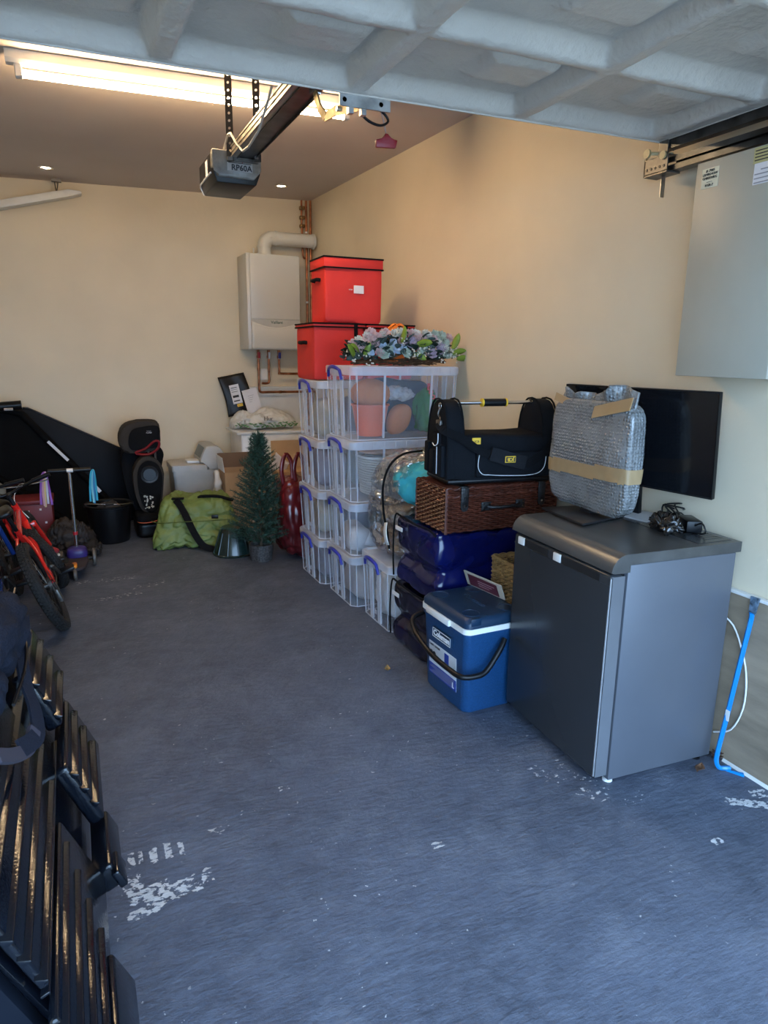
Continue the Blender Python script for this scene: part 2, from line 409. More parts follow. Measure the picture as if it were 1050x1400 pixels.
g = MB(); g.tube([(2.018, 2.028, 2.165+0), (2.018, 2.028, 2.215)], .003, 6); g.tube([(2.018, 1.99, 2.165), (2.018, 1.99, 2.22)], .003, 6); g.out('stud', dsteel, tr)

# ============================================================ ceiling light, spots
cz = lambda x, y: ceil_z(x, y)
lt = thing('batten_light', 'long fluorescent tube light glowing warm on the ceiling', 'ceiling light', (.63, 3.55, ceil_z(.63, 3.55)), 0)
lt.rotation_euler = (0, -.0264, 0)
g = MB(); g.prism([(-.03, -.002), (-.03, -.035), (-.02, -.05), (.02, -.05), (.03, -.035), (.03, -.002)], -.77, .79, 'x'); g.out('batten_body', wpaint, lt)
g = MB(); g.tube([(-.71, 0, -.082), (.73, 0, -.082)], .0155, 16)
g.out('tube_lamp', mat('glowing_tube', (1, .9, .75), .4, emit=TUBE, es=TUBE_STRENGTH), lt, 60)
for x in (-.725, .745):
    g = MB(); g.box(x-.014, x+.014, -.018, .018, -.10, -.045, .004); g.out('lamp_holder', wpaint, lt)
for i, (x, y) in enumerate(((-.037, 5.80), (1.67, 5.74), (1.39, 5.62))):
    z = ceil_z(x, y)
    s_ = thing('recessed_spotlight', ['small round recessed spotlight in ceiling at the far left', 'small round recessed spotlight near the pipe corner', 'small round recessed spotlight behind the opener motor'][i], 'spotlight', (x, y, z), 0, 'round spotlights set in the ceiling')
    g = MB(); g.lathe([(.052, -.0005), (.052, -.006), (.046, -.010), (.036, -.010), (.034, -.002)], 24, cap=False); g.lathe([(.052, -.0005), (.03, -.0005)], 24, cap=False); g.out('bezel', chrome, s_, 40)
    g = MB(); g.lathe([(.001, -.004), (.033, -.004), (.033, -.002), (.001, -.002)], 20); g.out('lens', mat('lit_lens', (1, .95, .85), .4, emit=(1, .85, .6), es=SPOT_STRENGTH), s_)

# ============================================================ opener
op = thing('garage_door_opener', 'grey and black garage door opener motor on long ceiling rail', 'door opener', (.77, 3.35, 2.2))
hx0, hx1, hy0, hy1 = -.11, .11, 0, .34
g = MB(); g.prism([(hx0+.02, .0), (hx1-.02, .0), (hx1, .05), (hx1, .13), (hx0, .13), (hx0, .05)], hy0+.012, hy1, 'y', .006, 2); g.out('motor_housing', black, op, 40)
g = MB(); g.prism([(hx0+.022, .022), (hx1-.03, .022), (hx1-.008, .05), (hx1+.003, .06), (hx1+.003, .135), (hx0-.003, .135), (hx0-.003, .06), (hx0+.01, .05)], hy0, hy0+.045, 'y', .008, 3); g.out('lamp_cover', mat('smoky_grey_lens', (.26, .25, .23), .25, alpha=.95, var=.25, vs=14), op, 40)
g = MB(); g.tube([(hx0, hy0+.05, .045), (hx0, hy1-.03, .045), (hx0+.003, hy1, .036), (hx0+.02, hy1+.002, .004)], .004, 6); g.out('edge_trim', white, op)
g = MB(); g.box(hx0-.0015, hx0, .12, .17, .045, .115); g.out('side_label', paper, op)
g = MB(); g.box(-.045, .07, -.002, 0, .05, .12); lb = g.out('nameplate', mm('grey_plate', (.40, .38, .37), .4), op)
text('lettering', 'RP60A', .034, (.02, -.003, .064), '-y', ink, op, bold=.0008)
text('lettering', 'seip', .030, (.012, -.003, .103), '-y', mm('red_print', (.45, .05, .06), .5), op, bold=.0006)
g = MB(); g.box(-.04, .065, -.003, -.002, .083, .086); g.out('print_line', ink, op)
# rail
rx0, rx1, rz0, rz1 = -.03, .07, .10, .145
alu = mm('rail_aluminium', (.50, .45, .38), .35, .8)
g = MB(); g.box(rx0, rx0+.003, -3.3, .1, rz0, rz1); g.box(rx0, rx0+.022, -3.3, .1, rz0, rz0+.003); g.box(rx0-.004, rx0, -3.3, .1, rz1-.006, rz1); g.box(rx0-.004, rx0, -3.3, .1, rz0+.018, rz0+.022); g.box(rx0, rx1, -3.3, .1, rz1-.003, rz1)
g.box(rx0-.004, rx0, -3.3, .1, rz0, rz0+.004); g.out('rail', alu, op)
g = MB(); g.box(rx0+.022, rx1, -3.3, .1, rz0+.003, rz0+.006); g.box(rx1-.003, rx1, -3.3, .1, rz0+.006, rz1-.003); g.box(rx0+.022, rx0+.025, -3.3, .1, rz0-.006, rz0+.003); g.box(rx1-.003, rx1, -3.3, .1, rz0-.006, rz0+.003); g.out('rail_channel', dk, op)
# straps with holes
for sx_, sy in ((-.036, -.03), (.075, -.08)):
    g = MB(); zt = ceil_z(.77+sx_, 3.35+sy)-2.2; z0 = .08; n = int((zt-z0)/.03)
    w = .016; st = (zt-z0)/n; hh = .006
    ybase = sy
    for i in range(n):
        za = z0+i*st
        # perforated strap cell: four bars round a square hole turned into an octagon
        x_ = sx_; o = [(ybase+a, za+b_) for a, b_ in ((-w, 0), (w, 0), (w, st), (-w, st))]
        inn = [(ybase+hh*math.cos(t), za+st/2+hh*math.sin(t)) for t in [math.radians(-135+45*k) for k in range(8)]]
        def V(p, dx): return g.b.verts.new((x_+dx, p[0], p[1]))
        for dx in (0, .002):
            I = [V(p, dx) for p in inn]; O = [V(p, dx) for p in o]
            for k in range(4):
                g.b.faces.new((O[k], O[(k+1) % 4], I[(2*k+2) % 8], I[2*k+1], I[2*k]))
    bmesh.ops.transform(g.b, matrix=Matrix.Translation((sx_, sy, 0))@Matrix.Rotation(math.radians(62), 4, 'Z')@Matrix.Translation((-sx_, -sy, 0)), verts=g.b.verts)
    g.out('hanger_strap', mm('strap_steel', (.06, .055, .05), .5, .6), op)
g = MB(); g.box(-.05, .09, -.035, -.02, .085, .1); g.box(.06, .075, -.09, -.07, .09, .15); g.out('rail_clamp', dsteel, op)
# cable looping from the rail to the motor
g = MB(); g.tube([(-.04, -.75, .16), (-.045, -.7, .12), (-.04, -.55, .07), (-.048, -.42, .045), (-.05, -.33, .05), (-.055, -.24, .10), (-.06, -.16, .16), (-.055, -.08, .175), (-.05, .03, .145)], .005, 6); g.out('power_cable', mm('grey_cable', (.5, .47, .42), .5), op, 60)
# drive arm: cream bent arm from trolley to door
arm = mm('brass_passivated_steel', (.55, .42, .22), .4, .5, var=.2, vs=30)
ap = [Vector(p) for p in ((.045, -.98, .095), (.055, -1.00, .035), (.065, -1.03, .0), (.075, -1.10, .0), (.09, -1.26, -.03))]
g = MB()
for a, b_ in zip(ap, ap[1:]):
    d = (b_-a); nx = Vector((1, 0, 0)); dn = d.normalized(); v = dn.cross(nx).normalized()
    q = [a-v*.014, a+v*.014, b_+v*.014, b_-v*.014]
    g.poly3([p-nx*.004 for p in q], -.006, (-1, 0, 0))
g.out('drive_arm', arm, op)
g = MB(); g.box(.03, .06, -1.05, -.95, .085, .105, .003); g.out('trolley', dsteel, op)
g = MB(); g.tube([(.04, -.98, .085), (.06, -.98, .085)], .006, 8); g.tube([(.06, -1.13, -.003), (.09, -1.13, -.003)], .008, 8); g.out('arm_bolt', chrome, op)
# the release cable and red pull on the door bracket
rl = thing('release_handle', 'red pull handle hanging by a cord from door bracket', 'handle', (.935, 2.07, 2.07))
g = MB(); g.prism([(-.035, -.012), (.03, -.008), (.036, .016), (.012, .016), (.004, .030), (-.006, .030), (-.010, .014), (-.036, .010)], -.006, .006, 'y', .003, 2)
g.out('grip', mm('red_plastic', (.50, .02, .03), .4) if 0 else mm('deep_red_plastic', (.22, .004, .010), .4), rl, 40)
g = MB(); g.tube([(-.001, 0, .028), (-.012, 0, .07), (-.03, -.002, .115)], .0012, 5); g.out('cord', greyink, rl)
g = MB(); g.tube(smooth_path([(-.07, -.005, .11), (-.045, -.005, .10), (-.01, 0, .085), (.005, 0, .065), (-.02, 0, .05), (-.06, -.005, .055), (-.09, -.005, .075)]), .004, 6); g.out('release_cable', black, rl, 60)

# ============================================================ meter cabinet on right wall
mc = thing('meter_cabinet', 'pale grey metal cabinet high on the right wall with stickers', 'cabinet', (1.95, 1.45, 1.39))
cabm = mat('pale_grey_enamel', (.40, .385, .32), .42, var=.05, vs=3, bump=.04, bs=200)
g = MB(); g.box(.02, .152, .0, .355, 0, .68, .002); g.out('carcass', cabm, mc, 40)
g = MB(); g.box(-.002, .018, .006, .36, -.002, .684, .003); dd = g.out('door', cabm, mc, 40)
g = MB(); g.lathe([(.001, 0), (.010, 0), (.011, .008), (.006, .012), (.001, .012)], 16, Matrix.Translation((-.004, .028, .345))@Matrix.Rotation(-PI/2, 4, 'Y')); g.out('lock', chrome, dd, 40)
g = MB(); g.box(-.0035, -.002, .27, .335, .60, .66); g.out('paper_label', mm('cream_paper', (.70, .66, .50), .7), dd, label='small cream handwritten label')
for i in range(5):
    text('scribble', ['# .7085', 'LRMRD43W', 'GMRRWKG', '------', 'KGR-7'][i], .011, (-.0042, .3025, .652-i*.011), '-x', ink, dd)
g = MB(); g.box(-.0035, -.002, .03, .14, .575, .66); g.out('notice', paper, dd, label='white printed notice')
g = MB(); g.box(-.005, -.0035, .04, .145, .635, .68); g.out('notice_header', mm('olive_print', (.45, .42, .2), .6), dd)
for i in range(4): bx('print_line', greyink, dd, -.006, -.0045, .035, .135-.02*(i == 3), .578+i*.012, .581+i*.012)
for i in range(4): bx('print_line', ink, dd, -.0062, -.005, .045, .14, .642+i*.009, .645+i*.009)
for z in (.06, .60): bx('hinge', dsteel, mc, .004, .03, .354, .364, z, z+.05)
# ============================================================ under-counter fridge
grey = mat('graphite_enamel', (.115, .125, .148), .34, .2, var=.04, vs=3, bump=.03, bs=260)
doorg = mat('dark_silver_door', (.040, .044, .050), .27, .3, var=.03, vs=3)
topm = mat('brushed_grey_worktop', (.10, .10, .10), .30, .4, var=.15, vs=10, stretch=(1, .2, 1))
fr = thing('fridge', 'dark silver under-counter fridge standing against the right wall', 'fridge', (1.80, 1.85, 0), math.radians(-3.2))
# local: x -0.27..0.25 ; y -.29..+.29
g = MB(); g.box(-.205, .255, -.292, .292, .022, .800, .004); g.out('body', grey, fr, 40)
g = MB(); g.box(-.268, -.212, -.290, .290, .035, .772, .016, 4)
dd = g.out('door', doorg, fr, 50)
g = MB(); g.box(-.262, -.214, -.2915, -.2895, .045, .765, .0008); g.out('door_edge', mat('silver_door_edge', (.16, .17, .19), .3, .3), dd)
g = MB(); g.tube([(-.2655, -.2865, .05), (-.2655, -.2865, .76)], .0035, 8); g.out('edge_bead', mat('bright_silver_bead', (.42, .43, .45), .25, .6), dd, 60)
g = MB(); g.box(-.212, -.205, -.275, .275, .04, .765); g.out('door_seal', black, fr)
# handle recess pockets at the top of the door, between white blocks
g = MB(); g.box(-.2695, -.266, -.235, -.03, .735, .762); g.box(-.2695, -.266, .055, .215, .735, .762); g.out('handle_recess', mm('deep_black', (.004, .004, .005), .8), dd, kind='stuff')
for y in (.0, .232):
    g = MB(); g.box(-.272, -.262, y-.022, y+.022, .734, .764, .003); g.out('white_clip', mm('shiny_white', (.8, .8, .78), .2), dd, 40)
g = MB(); g.box(-.270, -.262, -.285, .285, .7305, .7345, .001); g.out('door_lip', doorg, dd, 40)
# rolled worktop
g = MB()
pr = [(.27, .802), (.27, .838), (-.215, .838)]+[(-.215+.058*math.cos(a), .780+.058*math.sin(a)) for a in [math.radians(90+9*i) for i in range(11)]]+[(-.268, .780), (-.262, .7765), (-.20, .7765), (-.20, .802)]
g.prism([(p[0], p[1]) for p in pr], -.296, .296, 'y'); tp = g.out('worktop', topm, fr, 30)
g = MB(); g.box(.10, .25, -.27, .27, .838, .8395, .0006); g.out('rear_inset', doorg, tp)
for i in range(4): bx('vent_slot', black, tp, .16+.0, .24, -.24+.02*i, -.235+.02*i, .8395, .840)
for (x, y) in ((-.18, -.26), (.22, -.26), (-.18, .26), (.22, .26)):
    g = MB(); g.lathe([(.018, .0), (.018, .008), (.010, .010), (.010, .024)], 12, Matrix.Translation((x, y, 0))); g.out('foot', white if x < 0 else black, fr, 40)

# ============================================================ cool box
navy = mat('speckled_blue_plastic', (.010, .060, .17), .42, var=.10, vs=140, bump=.15, bs=180)
navl = mat('blue_lid_plastic', (.008, .030, .068), .38, var=.05, vs=9, bump=.1, bs=200)
co = thing('cool_box', 'blue hard cool box with white band and dark carry handle', 'cool box', (1.49, 2.345, 0), math.radians(1.5))
def rect_loft(g, secs, r=.03, n=5):
    """secs: (x0,x1,y0,y1,z) rounded rectangles stacked"""
    rings = []
    for (x0, x1, y0, y1, z, rr) in secs:
        pts = []
        for (cx, cy, a0) in ((x1-rr, y1-rr, 0), (x0+rr, y1-rr, 90), (x0+rr, y0+rr, 180), (x1-rr, y0+rr, 270)):
            for i in range(n+1):
                a = math.radians(a0+90*i/n); pts.append((cx+rr*math.cos(a), cy+rr*math.sin(a), z))
        rings.append([g.b.verts.new(p) for p in pts])
    m = len(rings[0])
    for A, B in zip(rings, rings[1:]):
        for k in range(m): g.b.faces.new((A[k], A[(k+1) % m], B[(k+1) % m], B[k]))
    g.b.faces.new(rings[0][::-1]); g.b.faces.new(rings[-1])
    return g
X0, X1, Y0, Y1 = -.145, .145, -.185, .185
g = MB(); rect_loft(g, [(X0+.024, X1-.024, Y0+.028, Y1-.028, 0, .035), (X0+.016, X1-.016, Y0+.018, Y1-.018, .012, .04), (X0+.006, X1-.006, Y0+.008, Y1-.008, .33, .03), (X0, X1, Y0, Y1, .345, .03), (X0, X1, Y0, Y1, .36, .03)]); bo = g.out('body', navy, co, 40)
g = MB(); rect_loft(g, [(X0-.004, X1+.004, Y0-.004, Y1+.004, .3605, .03), (X0-.004, X1+.004, Y0-.004, Y1+.004, .383, .03)]); bd = g.out('band', mm('shiny_white', (.8, .8, .78), .2), co, 40)
g = MB(); g.box(X0-.016, X0-.002, -.07, .12, .358, .386, .004); g.out('latch', mm('shiny_white', (.8, .8, .78), .2), bd, 40)
g = MB(); rect_loft(g, [(X0, X1, Y0, Y1, .3835, .03), (X0, X1, Y0, Y1, .405, .03), (X0+.012, X1-.012, Y0+.012, Y1-.012, .422, .03), (X0+.022, X1-.022, Y0+.02, Y1-.02, .425, .03)]); ld = g.out('lid', navl, co, 40)
for (x, y) in ((-.085, -.12), (-.085, .125), (.085, -.12), (.085, .125)):
    g = MB(); g.lathe([(.040, .4255), (.040, .4275), (.034, .4275), (.033, .4256), (.001, .4256)], 28, Matrix.Translation((x, y, 0)), cap=False); g.out('cup_ring', mm('blue_lid_dark', (.01, .03, .07), .3), ld, 40)
g = MB(); g.prism([(X0+.02, Y0-.001), (X0+.07, Y0-.001), (X0+.058, Y0+.016), (X0+.036, Y0+.016)], .395, .4262, 'z', .002); g.out('lid_notch', navl, ld, 40)
text('moulded_name', 'Coleman', .045, (.01, .0, .4262), 'z', navl, ld, .0008, rot=(0, 0, -PI/2))
g = MB()
hp = [(X1+.008, .0, .33)]
pts = [(.03, Y0-.016, .325), (.0, Y0-.03, .29), (-.07, Y0-.042, .215), (-.12, Y0-.04, .20), (X0-.03, Y0-.02, .20), (X0-.045, Y0+.06, .205), (X0-.05, 0, .215), (X0-.05, .10, .24), (X0-.045, Y1-.02, .265), (X0-.02, Y1+.03, .30), (-.06, Y1+.03, .32), (.06, Y1+.014, .325)]
g.tube(smooth_path(pts), .0115, 10); g.out('carry_handle', black, co, 60)
# badge and sticker on the long front
g = MB(); g.box(X0-.0035, X0+.008, -.075, .075, .262, .306, .001); bg = g.out('badge', navl, co, label='dark badge with white lettering and frame')
fw = mm('print_white', (.75, .78, .8), .5)
for (a, b_, c, d) in ((-.073, .073, .302, .3045), (-.073, .073, .264, .2665), (-.073, -.0705, .264, .3045), (.0705, .073, .264, .3045)): bx('badge_frame', fw, bg, X0-.0048, X0-.0035, a, b_, c, d)
text('lettering', 'Coleman', .036, (X0-.0042, 0, .284), '-x', fw, bg, bold=.001)
g = MB()
sl = lambda z: X0+.0075-(z/.33)*.012+.0115   # follows the tapering wall
def stick(y0, y1, z0, z1, off, m, name, par, **t):
    g = MB(); a = [(sl2(z0)-off, y0, z0), (sl2(z0)-off, y1, z0), (sl2(z1)-off, y1, z1), (sl2(z1)-off, y0, z1)]
    g.poly3(a, .0012, (-1, 0, 0)); return g.out(name, m, par, **t)
def sl2(z): return (X0+.016)+(z-.012)/(.33-.012)*(-.010)-.0015
st = stick(-.105, .12, .075, .225, 0, mm('print_white2', (.66, .70, .74), .4), 'product_sticker', co, label='white and blue printed product sticker')
stick(-.105, .12, .075, .125, .0006, mm('print_blue', (.015, .05, .32), .4), 'blue_panel', st)
stick(-.045, -.01, .155, .215, .0006, mm('print_blue', (.015, .05, .32), .4), 'bottle_print', st)
for y in (.075, .10):
    g = MB(); g.tube([(sl2(.19)-.0015, y, .175), (sl2(.19)+.002, y, .175)], .011, 16); g.out('round_icon', black, st)
for i in range(5): stick(-.09, .11-.02*(i % 3), .083+i*.008, .0855+i*.008, .001, greyink, 'print_line', st)
text('print', 'CHEST COOLER', .012, (sl2(.21)-.0012, .07, .212), '-x', ink, st)
stick(-.05, -.0, .14, .15, .0008, ink, 'print_bar', st)
text('print', 'L', .035, (sl2(.10)-.0014, -.082, .095), '-x', fw, st)

# ============================================================ clear storage boxes
def clear_mat(name, col, a):
    m = bpy.data.materials.new(name); m.use_nodes = True; nt = m.node_tree; N = nt.nodes; L = nt.links; b = N['Principled BSDF']
    b.inputs['Base Color'].default_value = (*col, 1); b.inputs['Roughness'].default_value = .28; b.inputs['Alpha'].default_value = a
    tc = N.new('ShaderNodeTexCoord'); n = N.new('ShaderNodeTexNoise'); n.inputs['Scale'].default_value = 9; L.new(tc.outputs['Object'], n.inputs['Vector'])
    mr = N.new('ShaderNodeMapRange'); mr.inputs[3].default_value = a*.75; mr.inputs[4].default_value = a*1.25; L.new(n.outputs[0], mr.inputs[0]); L.new(mr.outputs[0], b.inputs['Alpha'])
    return m
wallp = clear_mat('clear_polypropylene', (.62, .68, .78), .15)
ribp = clear_mat('clear_plastic_rib', (.80, .84, .93), .46)
lidp = clear_mat('clear_plastic_lid', (.76, .80, .90), .48)
clipb = mat('blue_clip_plastic', (.02, .03, .30), .32)
def storage_box(x, y, z, w, l, h, label, rz=0):
    """x,y: left-near corner; w along y; l along x"""
    t = thing('storage_box', label, 'storage box', (x+l/2, y+w/2, z), rz, 'clear storage boxes stacked by the right wall')
    a, b_ = l/2, w/2; tk = .0025; ta = .02   # taper at bottom
    hb = h-.045
    g = MB()
    def wall(p0, p1, p2, p3, nrm): g.poly3([p0, p1, p2, p3], tk, nrm)
    A, B, A2, B2 = a-ta, b_-ta, a-.008, b_-.008; ch = .03
    def ring(A, B, z): return [(-A+ch, -B, z), (A-ch, -B, z), (A, -B+ch, z), (A, B-ch, z), (A-ch, B, z), (-A+ch, B, z), (-A, B-ch, z), (-A, -B+ch, z)]
    r0, r1 = ring(A, B, .006), ring(A2, B2, hb)
    V0 = [g.b.verts.new(p) for p in r0]; V1 = [g.b.verts.new(p) for p in r1]
    for i in range(8): g.b.faces.new((V0[i], V0[(i+1) % 8], V1[(i+1) % 8], V1[i]))
    g.b.faces.new(V0[::-1])
    g.out('tub', wallp, t)
    g = MB(); rb = .005
    for i in range(8): g.tube([Vector(r0[i]), Vector(r1[i])], .0028, 5)
    for k in range(8):
        g.tube([Vector(r0[k]), Vector(r0[(k+1) % 8])], .0035, 5); g.tube([Vector(r1[k]), Vector(r1[(k+1) % 8])], .0035, 5)
    g.out('corner_rib', ribp, t, kind='stuff')
    # two vertical channels on each short end, one panel rib on each long side
    for sg in (-1, 1):
        for yy in (-.32, .18):
            g = MB(); w0 = w*.10
            y0 = yy*b_; y1 = y0+w0
            g.poly3([(sg*(A+.003), y0, .012), (sg*(A+.003), y1, .012), (sg*(A2+.003), y1, hb-.01), (sg*(A2+.003), y0, hb-.01)], .008, (sg, 0, 0))
            g.out('end_channel', ribp, t)
        for fx in (-.40, .46):
            g = MB(); X = fx*a
            g.poly3([(X-.006, sg*(B+.001), .012), (X+.006, sg*(B+.001), .012), (X+.006, sg*(B2+.002), hb), (X-.006, sg*(B2+.002), hb)], .006, (0, sg, 0)); g.out('side_rib', ribp, t)
    g = MB(); g.box(-a+.03, a-.03, -b_-.001, b_+.001, hb, h-.012); g.box(-a, a, -b_+.03, b_-.03, hb, h-.012)
    rect = MB(); r = .035
    def rloop(ax, by, z, rr, n=5):
        pts = []
        for (cx, cy, a0) in ((ax-rr, by-rr, 0), (-ax+rr, by-rr, 90), (-ax+rr, -by+rr, 180), (ax-rr, -by+rr, 270)):
            for i in range(n+1):
                q = math.radians(a0+90*i/n); pts.append((cx+rr*math.cos(q), cy+rr*math.sin(q), z))
        return pts
    g.b.free(); g = MB()
    R = [[g.b.verts.new(p) for p in rloop(ax, by, z, rr)] for ax, by, z, rr in ((a, b_, hb+.002, .04), (a, b_, h-.006, .04), (a-.005, b_-.005, h, .04), (a-.018, b_-.018, h, .03), (a-.022, b_-.022, h-.008, .03))]
    m_ = len(R[0])
    for P_, Q in zip(R, R[1:]):
        for k in range(m_): g.b.faces.new((P_[k], P_[(k+1) % m_], Q[(k+1) % m_], Q[k]))
    g.b.faces.new(R[-1])
    lid = g.out('lid', lidp, t, 40)
    g = MB()
    for k in range(9):
        X = -a+.07+(l-.14)*k/8
        for sg in (-1, 1): g.box(X-.002, X+.002, sg*b_-.002, sg*b_+.002, hb+.004, h-.004)
    for sg in (-1, 1): g.box(-a+.04, a-.04, sg*b_-.0025, sg*b_+.0025, hb+.001, hb+.006); g.box(-a+.04, a-.04, sg*b_-.0025, sg*b_+.0025, h-.006, h-.001)
    g.out('lid_rib', ribp, lid, kind='stuff')
    # blue clip handle
    hw = .105 if w > .4 else .09
    c0 = .015
    for sg in (-1,):
        g = MB(); pts = []
        for i in range(13):
            q = i/12; yy = c0+hw-2*hw*q; pts.append((sg*(a+.006+.016*math.sin(PI*q)**.6), yy, hb+.006+.034*math.sin(PI*q)**.55-(.035 if i == 12 else .0)-(.022 if i == 0 else 0)))
        g.tube(pts, [.008+.003*math.sin(PI*i/12) for i in range(13)], 8)
        g.out('clip_handle', clipb, t, 60)
        g = MB(); g.box(sg*(a+.006), sg*(a-.002), c0-hw*.6, c0+hw*.6, hb-.012, hb+.028, .003); g.out('clip_plate', ribp, t, 40)
    g = MB(); g.box(-A-.006, -A-.004, -.012, .012, .05, .074); g.out('recycle_mark', ribp, t)
    return t
WB = .435
XA, XB_, XC = 1.335, 1.37, 1.415
YA, YB2, YC = 3.905, 3.455, 3.03
cs = [(XA, YA, [.298, .31, .315, .36], ['bottom clear storage box of the rear stack', 'second clear storage box from floor in rear stack', 'third clear storage box from floor in rear stack', 'top clear storage box of rear stack, under the red boxes']),
      (XB_, YB2, [.31, .312, .35, .405], ['bottom clear storage box of the middle stack', 'second clear box of middle stack with white paper inside', 'clear box of middle stack holding a white wicker basket', 'top clear box of middle stack, pumpkin buckets inside, flowers on its lid'])]
ztops = []
for (x, y, hs, ls) in cs:
    z = .001
    for h, lab in zip(hs, ls):
        storage_box(x, y, z, WB, .68, h, lab); ztops.append((x, y, z, h)); z += h+.001
storage_box(XC, YC, .001, .40, .60, .375, 'lone clear storage box on floor under the zipped bag')
# ---- what is in them
def softthing(name, label, cat, c, size, m, seed, group=None, n=12, k=3.5, amp=.03, freq=6, crease=0, **kw):
    t = MB().soft((0, 0, 0), size, n=n, k=k, amp=amp, freq=freq, seed=seed, crease=crease, **kw).out(name, m, None, 180)
    t.location = c; tag(t, label, cat, group); return t
cont = {'A': [], 'B': []}
cols = [((.22, .20, .24), 'grey'), ((.30, .33, .40), 'blue grey'), ((.35, .28, .30), 'dusty pink'), ((.40, .37, .30), 'cream'), ((.30, .34, .42), 'pale blue'), ((.36, .27, .25), 'brown')]
names = ['bottom', 'second', 'third', 'top']
k = 0
for i, (x, y, z, h) in enumerate(ztops[:4]):
    for j in range(3):
        col, cn = cols[(i*2+j*3+i) % 6]
        mt_ = mat('packed_cloth', col, .9, bump=.4, bs=40)
        pos = ['behind its handle end', 'in its middle', 'at its wall end'][j]
        softthing('folded_clothing', f'{cn} folded cloth inside {names[i]} box of rear stack, {pos}', 'clothing', (x+.14+.20*j, y+WB/2, z+.010), (.175, .34, h*(.72-.1*((i+j) % 2))), mt_, i*5+j, 'clothes packed in the clear boxes')
x, y, z, h = ztops[4]
for j in range(3):
    softthing('folded_clothing', ['brown and cream cloth inside bottom box of middle stack', 'dusty pink cloth in bottom box of middle stack', 'grey cloth bundle in bottom middle-stack box by wall'][j], 'clothing', (x+.15+.19*j, y+WB/2, z+.010), (.165, .33, h*(.66-.1*(j == 1))), mat('packed_cloth', [(.42, .36, .34), (.45, .33, .33), (.3, .3, .33)][j], .9, bump=.4, bs=40), 40+j, 'clothes packed in the clear boxes')
x, y, z, h = ztops[5]
softthing('folded_clothing', 'teal cloth inside second box of the middle stack', 'clothing', (x+.42, y+WB/2, z+.01), (.40, .32, .20), mat('packed_cloth', (.16, .28, .32), .9, bump=.4, bs=40), 50, 'clothes packed in the clear boxes')
softthing('folded_clothing', 'pale cloth at handle end of second middle-stack box', 'clothing', (x+.12, y+WB/2, z+.01), (.14, .30, .13), mat('packed_cloth', (.5, .5, .52), .9, bump=.4, bs=40), 51, 'clothes packed in the clear boxes')
g = MB(); g.sheet(lambda u, v: (u*.16, .0+.02*math.sin(u*3), v*.15), 6, 6, .002); s_ = g.out('paper_sheet', paper, None, 180); s_.location = (x+.10, y+.035, z+.06); s_.rotation_euler = (.12, .35, 0); tag(s_, 'white sheet of paper standing inside the clear box', 'paper')
# wicker basket in the third box, with soft toy things above
x, y, z, h = ztops[6]
whitewick = mat('white_wicker', (.70, .70, .68), .6)
bk = thing('white_basket', 'white woven basket inside a clear storage box', 'basket', (x+.36, y+WB/2, z+.012))
g = MB()
for i in range(15):
    zz = .008+i*.014; r = .006
    pts = []
    for q in range(64):
        a = 2*PI*q/64; e = 3.0; ca, sa = math.cos(a), math.sin(a); nr = (abs(ca)**e+abs(sa)**e)**(-1/e); f = 1+.012*i*.6+(.02 if (q+i) % 2 else -.01)
        pts.append((.19*ca*nr*f, .125*sa*nr*f, zz))
    g.tube(pts, r, 5, closed=True)
g.out('weave', whitewick, bk, 60, kind='stuff')
g = MB(); pts = []
for q in range(48):
    a = 2*PI*q/48; ca, sa = math.cos(a), math.sin(a); nr = (abs(ca)**3+abs(sa)**3)**(-1/3); pts.append((.215*ca*nr, .145*sa*nr, .222))
g.tube(pts, .009, 6, closed=True); g.out('rim', whitewick, bk, 60)
softthing('soft_toy', 'peach soft bundle sitting in the white woven basket', 'soft toy', (x+.26, y+WB/2, z+.235), (.24, .20, .055), mat('peach_cloth', (.65, .42, .30), .9), 60)
# top middle box: pumpkin buckets, clear bag, green bag, red paper letters
x, y, z, h = ztops[7]
org = mat('orange_plastic', (.75, .16, .06), .4); orgd = mat('dark_orange_plush', (.55, .20, .07), .8, bump=.3)
g = MB(); g.lathe([(.001, 0), (.075, 0), (.105, .17), (.112, .172), (.112, .18), (.104, .18), (.074, .01), (.001, .01)], 28); t = g.out('orange_bucket', org, None, 40); t.location = (x+.19, y+.18, z+.012); tag(t, 'coral orange bucket inside the top clear box', 'bucket')
g = MB(); n = 40
g.grid(lambda u, v: ((.105+.010*abs(math.sin(u*PI*8)))*math.cos(2*PI*u)*math.sin(PI*(.02+.96*v)), (.105+.010*abs(math.sin(u*PI*8)))*math.sin(2*PI*u)*math.sin(PI*(.02+.96*v)), .085-.085*math.cos(PI*(.02+.96*v))), 64, 16, closeu=True)
t = g.out('pumpkin_decoration', orgd, None, 180); t.location = (x+.19, y+.18, z+.165); tag(t, 'ribbed orange pumpkin resting in the coral bucket', 'decoration')
t = softthing('orange_plush', 'small orange plush lump beside coral bucket in clear box', 'decoration', (x+.35, y+.17, z+.012), (.12, .10, .17), orgd, 63, k=2.6, shear=(.03, 0))
t = softthing('green_bag', 'green plastic bag inside the top clear box', 'bag', (x+.56, y+.20, z+.012), (.20, .26, .27), mat('green_sheeting', (.03, .22, .06), .25, bump=.3, bs=20), 64, crease=.02, k=2.6, n=16, taper=.45)
clearbag = clear_mat('thin_clear_film', (.75, .78, .85), .42)
t = softthing('clear_bag', 'crumpled clear film bag lying between the buckets', 'bag', (x+.38, y+.19, z+.20), (.22, .18, .09), clearbag, 65, crease=.03, k=2.4, n=18)
t = softthing('dark_cloth', 'dark blue cloth filling the back of the top clear box', 'clothing', (x+.42, y+.345, z+.012), (.46, .07, .31), mat('navy_cloth', (.035, .05, .08), .9), 66, k=5)
